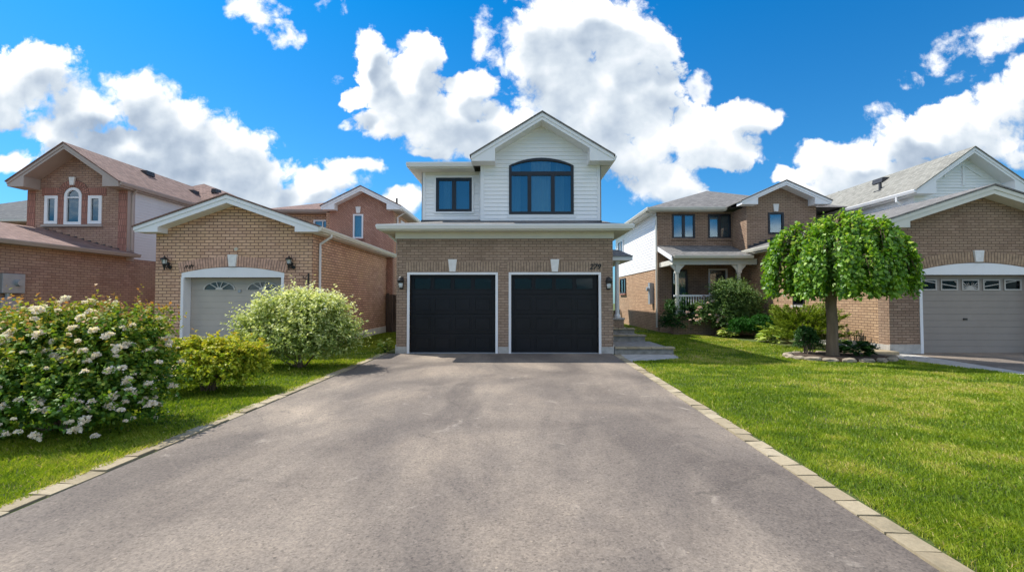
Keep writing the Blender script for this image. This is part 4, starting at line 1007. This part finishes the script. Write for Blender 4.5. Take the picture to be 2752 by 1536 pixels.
# juniper with flat layered branches
rng = np.random.default_rng(31)
J = thing('juniper', 'spreading yellow-green juniper with flat layered branches against the tan brick wall', 'shrub', (9.3, 15.0, 0))
P = []; A = []; Z_ = []
mj = MB()
for i in range(150):
    t = rng.uniform(0, 6.28); z = rng.uniform(.2, 1.15); l = rng.uniform(.7, 1.25) * (1.3 - z * .45)
    dx, dy = math.cos(t) * 1.0, math.sin(t) * 1.65
    e = np.array([9.3 + dx * l * .8, 15.0 + dy * l * .8, z + .12 + rng.uniform(-.05, .15)]); s = np.array([9.3 + dx * .1, 15.0 + dy * .1, z * .6])
    if e[0] > 10.38: e[0] = 10.38
    if i < 26: mj.tube([tuple(s), tuple((s + e) / 2 + [0, 0, .05]), tuple(e)], [.025, .015, .006], 5)
    ax = unit((e - s)[None])[0]; sd = np.array([-ax[1], ax[0], 0])
    for k in range(110):
        q = rng.uniform(.25, 1.05); w = rng.uniform(-1, 1) * .26 * (1.15 - q)
        P.append(s + (e - s) * q + sd * w + [0, 0, rng.uniform(-.03, .05) - .08 * q * q + .1 * q]); A.append(ax * .7 + sd * np.sign(w) * .6 + [0, 0, rng.uniform(0, .5)]); Z_.append(rng.uniform(0, .6) + .4 * q)
P = np.array(P); ok = (P[:, 0] < 10.45) & (P[:, 2] > .03); P = P[ok]; A = np.array(A)[ok]; Z_ = np.array(Z_)[ok]; n = len(P)
mesh_np('foliage', leaf_quads(P, A, rng.normal(size=(n, 3)) * .5 + [0, 0, 1], rng.uniform(.07, .12, n), rng.uniform(.010, .018, n)), 4, M['lf_jun'], Z_, J)
mj.build('branch', M['bark'], J)

# ------------------------------------------------------------------ weeping tree
TX, TY = 8.2, 12.0
rng = np.random.default_rng(44)
W = thing('weeping_mulberry', 'umbrella-shaped weeping tree with big glossy leaves standing in the stone-edged bed', 'tree', (TX, TY, 0))
tr = MB(); tr.tube([(TX, TY, 0), (TX + .0, TY, .12), (TX - .01, TY, .4), (TX + .01, TY, .9), (TX - .02, TY, 1.4), (TX, TY, 1.8), (TX + .03, TY, 2.1)], [.19, .155, .135, .125, .125, .14, .15], 14)
tr.build('trunk', M['bark'], W, smooth=True)
br = MB(); P = []; A = []; RV = []; SZ = []
RX, RY = 1.55, 1.45
clp = [(rng.uniform(0, 6.283), rng.uniform(.0, 1.0) ** .6, rng.uniform(-.30, .17)) for _ in range(44)]
for i in range(1080):
    t = rng.uniform(0, 6.283); q = rng.uniform(.0, 1) ** .55
    cl_ = min(clp, key=lambda c: (q * math.cos(t) - c[1] * math.cos(c[0])) ** 2 + (q * math.sin(t) - c[1] * math.sin(c[0])) ** 2)
    q = q * .56 + cl_[1] * .44; t = math.atan2(math.sin(t) * .5 + math.sin(cl_[0]) * .5, math.cos(t) * .5 + math.cos(cl_[0]) * .5)
    lump = 1 + .04 * math.sin(3 * t + 1) + cl_[2] * .45
    rx, ry = RX * lump * q, RY * lump * q
    top = 2.28 + 1.42 * math.sqrt(max(0, 1 - min(1, q * .98) ** 2)) + .06 * math.sin(5 * t + 2) + rng.uniform(-.16, .10) + cl_[2] * .9 - .12 * (1 - math.cos(t)) * q * .4
    length = rng.uniform(.5, 1.1) if rng.uniform() < .22 else max(.35, top - rng.uniform(1.56, 1.92))
    n = int(length / .036); out_ = np.array([math.cos(t), math.sin(t), 0])
    cx, cy = TX + .14, TY
    pr = rng.uniform(.0, 1)
    for j in range(n):
        s = j / max(1, n - 1)
        p = np.array([cx + math.cos(t) * rx, cy + math.sin(t) * ry, top]) + out_ * (.20 * math.sin(min(1, s * 1.6) * 1.57)) + np.array([0, 0, .07 * math.sin(s * 2.5) - length * s])
        p += rng.normal(size=3) * .035
        P.append(p); a = out_ * rng.uniform(.1, .9) + rng.normal(size=3) * .35 + np.array([0, 0, -.65 if s > .15 else .2]); A.append(a)
        SZ.append(rng.uniform(.055, .135)); RV.append(min(1, max(0, .55 * rng.uniform() + .35 * pr + .05 + (.3 if s < .08 and rng.uniform() < .5 else 0))))
    if i % 4 == 0:
        e = (cx + math.cos(t) * rx, cy + math.sin(t) * ry, top - .05)
        if e[0] < 10.2 or e[1] < 12.7:
            br.tube([(TX, TY, 1.95), (TX + (e[0] - TX) * .45, TY + (e[1] - TY) * .45, 2.05 + (e[2] - 2.05) * .8), e, (e[0] + out_[0] * .15, e[1] + out_[1] * .15, e[2] - length * .6)], [.05, .03, .014, .006], 5)
P = np.array(P); A = np.array(A); SZ = np.array(SZ); RV = np.array(RV)
ok = ~((P[:, 0] > 10.05) & (P[:, 1] > 12.6)) & (P[:, 2] > 1.5)
P, A, SZ, RV = P[ok], A[ok], SZ[ok], RV[ok]; n = len(P)
cen = np.array([TX + .38, TY, 2.4])
mesh_np('crown', leaf_quads(P, A, unit(P - cen) + rng.normal(size=(n, 3)) * .5, SZ, SZ * .36, .18), 4, M['lf_tree'], RV, W)
br.build('branch', M['bark'], W)

# bed and stones round the tree
bed = [(TX + .2 + 1.18 * math.cos(t), TY + .05 + .72 * math.sin(t)) for t in np.linspace(0, 2 * math.pi, 29)[:-1]]
bm_ = MB(); bm_.add([(x, y, -.01) for x, y in bed] + [(TX + .2 + (x - TX - .2) * .92, TY + .05 + (y - TY - .05) * .92, .10) for x, y in bed], [tuple(range(28, 56))] + [(i, (i + 1) % 28, 28 + (i + 1) % 28, 28 + i) for i in range(28)])
tag(bm_.build('soil_bed', M['soil']), 'low mound of dark soil inside the ring of edging stones', 'garden bed')
random.seed(9)
stones = []
for k in range(3):
    bmm = bmesh.new(); bmesh.ops.create_icosphere(bmm, subdivisions=2, radius=1)
    for v in bmm.verts:
        v.co.x *= .20; v.co.y *= .10; v.co.z *= .065
        v.co.x = max(-.17, min(.17, v.co.x)); v.co.y = max(-.08, min(.08, v.co.y)); v.co.z = max(-.05, min(.052, v.co.z))
        v.co += Vector((random.uniform(-.014, .014), random.uniform(-.012, .012), random.uniform(-.008, .008)))
    me = bpy.data.meshes.new('edging_stone'); bmm.to_mesh(me); bmm.free(); me.materials.append(M['stone']); stones.append(me)
ns = 19
for i in range(ns):
    t = 2 * math.pi * (i + .5) / ns
    o = bpy.data.objects.new('edging_stone', stones[i % 3]); COL.objects.link(o)
    o.location = (TX + .2 + 1.28 * math.cos(t), TY + .05 + .82 * math.sin(t), .055)
    o.rotation_euler = (random.uniform(-.08, .08), random.uniform(-.08, .08), math.atan2(.82 * math.cos(t), -1.28 * math.sin(t)) + random.uniform(-.12, .12))
    k = random.uniform(.85, 1.15); o.scale = (k, k, random.uniform(.9, 1.25))
    tag(o, 'rough tan stone in the low ring round the foot of the umbrella-shaped tree', 'stone', 'stones edging the tree bed')

# ------------------------------------------------------------------ grass
rng = np.random.default_rng(77)
def vnoise(x, y, sc, seed):
    r = np.random.default_rng(seed); g = r.uniform(0, 1, (64, 64))
    u = x * sc; v = y * sc; i = np.floor(u).astype(int); j = np.floor(v).astype(int); fu = u - i; fv = v - j
    fu = fu * fu * (3 - 2 * fu); fv = fv * fv * (3 - 2 * fv)
    G = lambda a, b: g[a % 64, b % 64]
    return (G(i, j) * (1 - fu) + G(i + 1, j) * fu) * (1 - fv) + (G(i, j + 1) * (1 - fu) + G(i + 1, j + 1) * fu) * fv
def grass_region(x0, x1, y0, y1, dens, keep):
    n = int((x1 - x0) * (y1 - y0) * dens); x = rng.uniform(x0, x1, n); y = rng.uniform(y0, y1, n)
    ok = keep(x, y) & (np.abs(x) < y * 1.18 + .6); return x[ok], y[ok]
def keepR(x, y):
    k = (x > edge_r(y) + .185 + .05 * vnoise(x, y, 6, 1)) & ~((x < 4.5) & (y > 12.85)) & ~((x < 4.3 - .0 * y) & (y > 11.35 + (x - 2.77) * .4) & (y < 13))
    k &= ~(((x - TX - .2) / 1.25) ** 2 + ((y - TY - .05) / .8) ** 2 < 1)
    k &= ~((x > 9.6 + (12.4 - y) * .25) & (y > 8)) & (x < 10.4) & ~((y > 20) & (x > 6.8))
    return k
def keepL(x, y): return (x < edge_l(y) - .21 + .16 * np.clip(vnoise(x, y, 1.7, 2) - .35, 0, 1) + .05 * vnoise(x, y, 9, 12)) & ((x > -6.72)) & ~((x < -6.1) & (y > 13.6))
X = []; Y = []
for (a, b, dn) in ((1.8, 3.6, 7500), (3.6, 5.5, 5200), (5.5, 8, 3000), (8, 12, 1700), (12, 21, 800)):
    for kp, xa, xb in ((keepR, 2.3, min(10.4, b * 1.2 + .6)), (keepL, -6.75, -3.4)):
        x, y = grass_region(xa, xb, a, b, dn, kp); X.append(x); Y.append(y)
x, y = grass_region(-12, 12, 21, 31, 120, lambda x, y: ((x > 3) & (x < 6.7)) | ((x > -6) & (x < -3.5))); X.append(x); Y.append(y)
X = np.concatenate(X); Y = np.concatenate(Y); n = len(X)
cl = vnoise(X, Y, 2.3, 3) * .6 + vnoise(X, Y, 7, 4) * .4; dry = vnoise(X, Y, .9, 5) * .55 + vnoise(X, Y, 3.1, 6) * .45
hgt = (.020 + .026 * cl + rng.uniform(0, .014, n)); wd = np.clip(.0024 * (Y / 3) ** .95, .0024, .02) * rng.uniform(.7, 1.3, n)
th = rng.uniform(0, 6.283, n); lean = rng.uniform(.1, .9, n) * hgt
cx_, sx_ = np.cos(th), np.sin(th)
p0 = np.stack([X - sx_ * wd, Y + cx_ * wd, np.zeros(n)], 1); p1 = np.stack([X + sx_ * wd, Y - cx_ * wd, np.zeros(n)], 1)
p2 = np.stack([X + cx_ * lean * .45 + sx_ * wd * .8, Y + sx_ * lean * .45 - cx_ * wd * .8, hgt * .6], 1)
p3 = np.stack([X + cx_ * lean * 1.2, Y + sx_ * lean * 1.2, hgt], 1)
gv = np.stack([p0, p1, p2, p3], 1).reshape(-1, 3)
side_dry = np.where(X > 0, 1.0, .45)
edge = np.exp(-np.maximum(0, np.abs(np.where(X > 0, X - edge_r(Y) - .2, edge_l(Y) - .2 - X)) - .0) / .10)
gr = np.clip(.17 + .34 * rng.uniform(0, 1, n) + .42 * (cl - .5) + side_dry * np.clip((dry - .44) * 2.4, 0, .42) * rng.uniform(.3, 1.2, n) + .45 * edge * rng.uniform(0, 1, n) + (rng.uniform(0, 1, n) < .035) * .5, 0, 1)
go = mesh_np('grass', gv, 4, M['grass'], gr); tag(go, 'short lawn grass with some dry yellow patches', 'grass', kind='stuff')

# ------------------------------------------------------------------ world : sky + cumulus
w = bpy.data.worlds.new('World'); S.world = w; w.use_nodes = True
nt = w.node_tree; nt.nodes.clear()
SUN = Vector((-.66, .37, 1.0)).normalized()
sky = nd(nt, 'ShaderNodeTexSky', sky_type='NISHITA'); sky.sun_disc = False
sky.sun_elevation = math.asin(SUN.z); sky.sun_rotation = math.atan2(SUN.x, SUN.y); sky.air_density = 1.0; sky.dust_density = .4; sky.ozone_density = 2.5
tc = nd(nt, 'ShaderNodeTexCoord').outputs['Generated']
def U(x): return (x - 1300) / 1150
def V(y): return (752 - y) / 1150
blobs = [ (300,430,230,85),(520,465,150,60),(230,380,140,60),(1290,340,120,60),(1560,300,180,130),
  # x, y, rx, ry in photograph pixels -> fixed directions of the sky
 (60,175,120,95),(-60,230,150,95),(170,270,120,70),(330,235,105,95),(270,360,170,75),(430,330,140,105),(560,370,135,85),(640,440,110,75),(480,450,170,60),(690,500,120,40),(10,420,60,38),(150,320,130,60),
 
 (880,418,90,36),(820,455,120,40),(760,490,120,30),(1015,500,62,34),(960,520,90,30),
 (930,105,38,55),(945,170,60,75),(1065,125,66,72),(1010,220,130,90),(880,230,42,36),(960,300,85,50),(1110,300,160,90),(1230,350,150,60),(1180,200,70,60),
 (1340,90,90,95),(1400,140,150,120),(1500,45,150,90),(1580,90,115,95),(1655,110,44,66),(1480,240,210,130),(1620,240,110,100),(1560,360,190,100),(1740,330,90,80),(1860,300,85,58),(1925,310,60,34),(1800,380,120,72),(1660,440,110,75),(1700,480,90,36),(1090,375,60,20),
 (2070,400,90,58),(2160,375,80,42),(2140,430,120,56),(2300,345,150,78),(2420,300,110,64),(2520,240,90,66),(2590,190,70,60),(2480,350,110,70),(2330,430,210,64),(2560,400,60,40),(2130,480,130,40),(1990,450,50,30)]
wisps = [(628,5,80,34),(660,55,40,30),(826,5,44,34),(700,70,60,40),(836,198,22,30),(1235,70,44,60),(1300,15,34,55),(1220,110,40,40),(1762,222,24,42),(2400,150,80,50),(2470,105,95,34),(2560,85,80,30),(2290,205,24,24),(870,297,22,14),(110,290,80,24),(2230,290,60,26),(1390,10,40,30),(1680,75,26,34)]
grp = bpy.data.node_groups.new('cloud_field', 'ShaderNodeTree')
grp.interface.new_socket('P', in_out='INPUT', socket_type='NodeSocketVector')
grp.interface.new_socket('F', in_out='OUTPUT', socket_type='NodeSocketFloat')
grp.interface.new_socket('D', in_out='OUTPUT', socket_type='NodeSocketFloat')
grp.interface.new_socket('W', in_out='OUTPUT', socket_type='NodeSocketFloat')
grp.interface.new_socket('S', in_out='OUTPUT', socket_type='NodeSocketFloat')
gi = grp.nodes.new('NodeGroupInput'); go_ = grp.nodes.new('NodeGroupOutput')
Pv = gi.outputs['P']
nz = nd(grp, 'ShaderNodeTexNoise', {'Vector': Pv, 'Scale': 6.0, 'Detail': 4.0, 'Roughness': .6})
wv = nd(grp, 'ShaderNodeVectorMath', {0: nz.outputs['Color'], 1: (-.5, -.5, -.5)}, operation='ADD').outputs[0]
wp = nd(grp, 'ShaderNodeVectorMath', {0: wv, 1: (.09, .09, 0), 2: Pv}, operation='MULTIPLY_ADD').outputs[0]
acc = None
for (x, y, rx, ry) in blobs:
    k = 1.27 if rx > 45 else 1.35
    a, b = rx / 1150 * k, ry / 1150 * k
    q = nd(grp, 'ShaderNodeVectorMath', {0: wp, 1: (1/a, 1/b, 0), 2: (-U(x)/a, -V(y)/b, 0)}, operation='MULTIPLY_ADD').outputs[0]
    l = nd(grp, 'ShaderNodeVectorMath', {0: q}, operation='LENGTH').outputs['Value']
    acc = l if acc is None else mth(grp, 'SMOOTH_MIN', acc, l, .22)
accw = None
for (x, y, rx, ry) in wisps:
    a, b = rx / 1150 * 1.25, ry / 1150 * 1.25
    q = nd(grp, 'ShaderNodeVectorMath', {0: wp, 1: (1/a, 1/b, 0), 2: (-U(x)/a, -V(y)/b, 0)}, operation='MULTIPLY_ADD').outputs[0]
    l = nd(grp, 'ShaderNodeVectorMath', {0: q}, operation='LENGTH').outputs['Value']
    accw = l if accw is None else mth(grp, 'MINIMUM', accw, l)
F0 = mth(grp, 'MULTIPLY', mth(grp, 'SUBTRACT', 1.0, acc), 1.25)
F0c = mth(grp, 'MINIMUM', F0, .80)
fb = nd(grp, 'ShaderNodeTexNoise', {'Vector': Pv, 'Scale': 9.0, 'Detail': 13.0, 'Roughness': .62, 'Distortion': .15}).outputs['Fac']
vo = nd(grp, 'ShaderNodeTexVoronoi', {'Vector': wp, 'Scale': 19.0, 'Detail': 4.0, 'Roughness': .6}, feature='F1')
F1 = mth(grp, 'ADD', F0c, mth(grp, 'MULTIPLY', mth(grp, 'SUBTRACT', fb, .5), 1.2))
F2 = mth(grp, 'ADD', F1, mth(grp, 'MULTIPLY', mth(grp, 'SUBTRACT', .40, vo.outputs['Distance']), .36))
fs_ = nd(grp, 'ShaderNodeTexNoise', {'Vector': Pv, 'Scale': 9.0, 'Detail': 4.5, 'Roughness': .50, 'Distortion': .15}).outputs['Fac']
vs_ = nd(grp, 'ShaderNodeTexVoronoi', {'Vector': wp, 'Scale': 15.0, 'Detail': 1.0, 'Roughness': .5, 'Smoothness': .6}, feature='SMOOTH_F1')
F3 = mth(grp, 'ADD', mth(grp, 'MULTIPLY', fs_, 1.0), mth(grp, 'ADD', mth(grp, 'MULTIPLY', F0c, .55), mth(grp, 'MULTIPLY', vs_.outputs['Distance'], -.30)))
FW = mth(grp, 'ADD', mth(grp, 'MINIMUM', mth(grp, 'SUBTRACT', 1.0, accw), .30), mth(grp, 'MULTIPLY', mth(grp, 'SUBTRACT', fb, .53), 3.2))
grp.links.new(FW, go_.inputs['W']); grp.links.new(F2, go_.inputs['F']); grp.links.new(F0, go_.inputs['D']); grp.links.new(F3, go_.inputs['S'])
def cf(p):
    g = nd(nt, 'ShaderNodeGroup'); g.node_tree = grp; nt.links.new(p, g.inputs['P']); return g
sep = nd(nt, 'ShaderNodeSeparateXYZ', {0: tc})
yy = mth(nt, 'MAXIMUM', sep.outputs['Y'], .08)
uu = mth(nt, 'DIVIDE', sep.outputs['X'], yy); vv_ = mth(nt, 'DIVIDE', sep.outputs['Z'], yy)
pp = nd(nt, 'ShaderNodeCombineXYZ', {0: uu, 1: vv_, 2: 0.0}).outputs[0]
ps = nd(nt, 'ShaderNodeVectorMath', {0: pp, 1: (-.024, .052, 0)}, operation='ADD').outputs[0]
ga = cf(pp); gb = cf(ps)
Fa = ga.outputs['F']; Fb = gb.outputs['F']
wisp = noise(nt, pp, 3.2, 2, .5)
wd_ = mth(nt, 'MULTIPLY_ADD', wisp, 1.3, -.38)
mask = nd(nt, 'ShaderNodeMapRange', {'Value': Fa, 'From Min': -.06, 'From Max': mth(nt, 'MAXIMUM', wd_, .15)}, interpolation_type='SMOOTHSTEP').outputs[0]
maskw = nd(nt, 'ShaderNodeMapRange', {'Value': ga.outputs['W'], 'From Min': -.02, 'From Max': .5, 'To Max': .9}, interpolation_type='SMOOTHSTEP').outputs[0]
mask = mth(nt, 'MAXIMUM', mask, maskw)
lit = mth(nt, 'ADD', mth(nt, 'MULTIPLY', mth(nt, 'SUBTRACT', ga.outputs['S'], gb.outputs['S']), 1.15), mth(nt, 'MULTIPLY', mth(nt, 'SUBTRACT', Fa, Fb), .22))                       # thins out towards the sun: the lit side of a billow
# broad grey bellies: low, soft masses under the tops
bel = noise(nt, nd(nt, 'ShaderNodeMapping', {'Vector': pp, 'Scale': (1.0, 1.7, 1)}).outputs[0], 2.7, 5, .48, .35)
dep = nd(nt, 'ShaderNodeMapRange', {'Value': ga.outputs['D'], 'From Min': .25, 'From Max': .95}, interpolation_type='SMOOTHSTEP').outputs[0]
dep2 = nd(nt, 'ShaderNodeMapRange', {'Value': gb.outputs['D'], 'From Min': .15, 'From Max': .75}, interpolation_type='SMOOTHSTEP').outputs[0]
belly = mth(nt, 'MULTIPLY', mth(nt, 'MULTIPLY_ADD', bel, 2.6, -.72, True), mth(nt, 'MULTIPLY', mth(nt, 'MULTIPLY_ADD', dep, .6, .4), mth(nt, 'POWER', dep2, 1.4)))
t2 = mth(nt, 'SUBTRACT', mth(nt, 'MULTIPLY_ADD', lit, .75, .87), mth(nt, 'MULTIPLY', belly, .80), None, True)
cloudc = ramp(nt, t2, [(0, (.30, .37, .47)), (.3, (.42, .49, .58)), (.60, (.58, .64, .70)), (.82, (.73, .76, .80)), (1, (.95, .95, .95))])
# the rest of the sky, outside the part the photograph looks at
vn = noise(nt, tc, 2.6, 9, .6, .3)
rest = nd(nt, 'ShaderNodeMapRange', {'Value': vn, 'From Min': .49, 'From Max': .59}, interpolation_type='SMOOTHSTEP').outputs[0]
rest_fill = ramp(nt, vn, [(.5, (1.75, 1.69, 1.58)), (.75, (1.35, 1.31, 1.24))])  # unseen clouds, brightened beyond the visible ones to fill the shaded house fronts
front = nd(nt, 'ShaderNodeMapRange', {'Value': sep.outputs['Y'], 'From Min': .10, 'From Max': .3}).outputs[0]
tz = ramp(nt, sep.outputs['Z'], [(0.0, (.46, .82, 1.15)), (.25, (.26, .88, 1.27)), (.55, (.03, .84, 1.38)), (1.0, (.03, .80, 1.35))])
tint = mixc(nt, 1.0, sky.outputs[0], tz, 'MULTIPLY')
skyb = nd(nt, 'ShaderNodeBackground', {'Color': tint, 'Strength': .095}).outputs[0]
# unseen blue band opened in the clouds behind the camera, for windows to reflect
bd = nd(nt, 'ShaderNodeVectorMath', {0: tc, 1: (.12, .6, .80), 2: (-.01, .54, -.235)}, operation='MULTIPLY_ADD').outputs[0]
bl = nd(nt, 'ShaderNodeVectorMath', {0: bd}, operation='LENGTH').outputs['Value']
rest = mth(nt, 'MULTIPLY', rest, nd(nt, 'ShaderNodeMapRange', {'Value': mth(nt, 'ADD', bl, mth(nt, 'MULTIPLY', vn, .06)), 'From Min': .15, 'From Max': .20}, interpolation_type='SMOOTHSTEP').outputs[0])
c_col = mixc(nt, front, rest_fill, cloudc); c_mask = nd(nt, 'ShaderNodeMix', {0: front, 2: rest, 3: mask}, data_type='FLOAT').outputs[0]
hor = nd(nt, 'ShaderNodeMapRange', {'Value': sep.outputs['Z'], 'From Min': -.02, 'From Max': .02}).outputs[0]
c_mask = mth(nt, 'MULTIPLY', c_mask, hor)
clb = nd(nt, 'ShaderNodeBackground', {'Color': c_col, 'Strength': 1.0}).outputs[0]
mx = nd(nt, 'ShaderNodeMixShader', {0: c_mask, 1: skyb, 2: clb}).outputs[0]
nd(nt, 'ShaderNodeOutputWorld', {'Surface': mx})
w.cycles.sampling_method = 'MANUAL'; w.cycles.sample_map_resolution = 512

# ------------------------------------------------------------------ sun, camera, view
sd = bpy.data.lights.new('sun', 'SUN'); sd.energy = 5.0; sd.angle = R(.55); sd.color = (1, .95, .87)
so = bpy.data.objects.new('sun', sd); COL.objects.link(so); so.rotation_euler = (-SUN).to_track_quat('-Z', 'Y').to_euler(); so.location = (-20, 10, 30)
cam = bpy.data.cameras.new('camera'); cam.sensor_width = 36; cam.lens = 36 * 1150 / 2576; cam.clip_end = 1000; cam.clip_start = .05
co = bpy.data.objects.new('camera', cam); COL.objects.link(co); co.location = (0, 0, 1.55)
co.rotation_euler = (R(90) + math.atan(33 / 1150), 0, math.atan(12 / 1150))
S.camera = co
S.view_settings.view_transform = 'Standard'; S.view_settings.look = 'None'; S.view_settings.gamma = 1; S.view_settings.exposure = 0.40
S.cycles.max_bounces = 8; S.cycles.transparent_max_bounces = 16
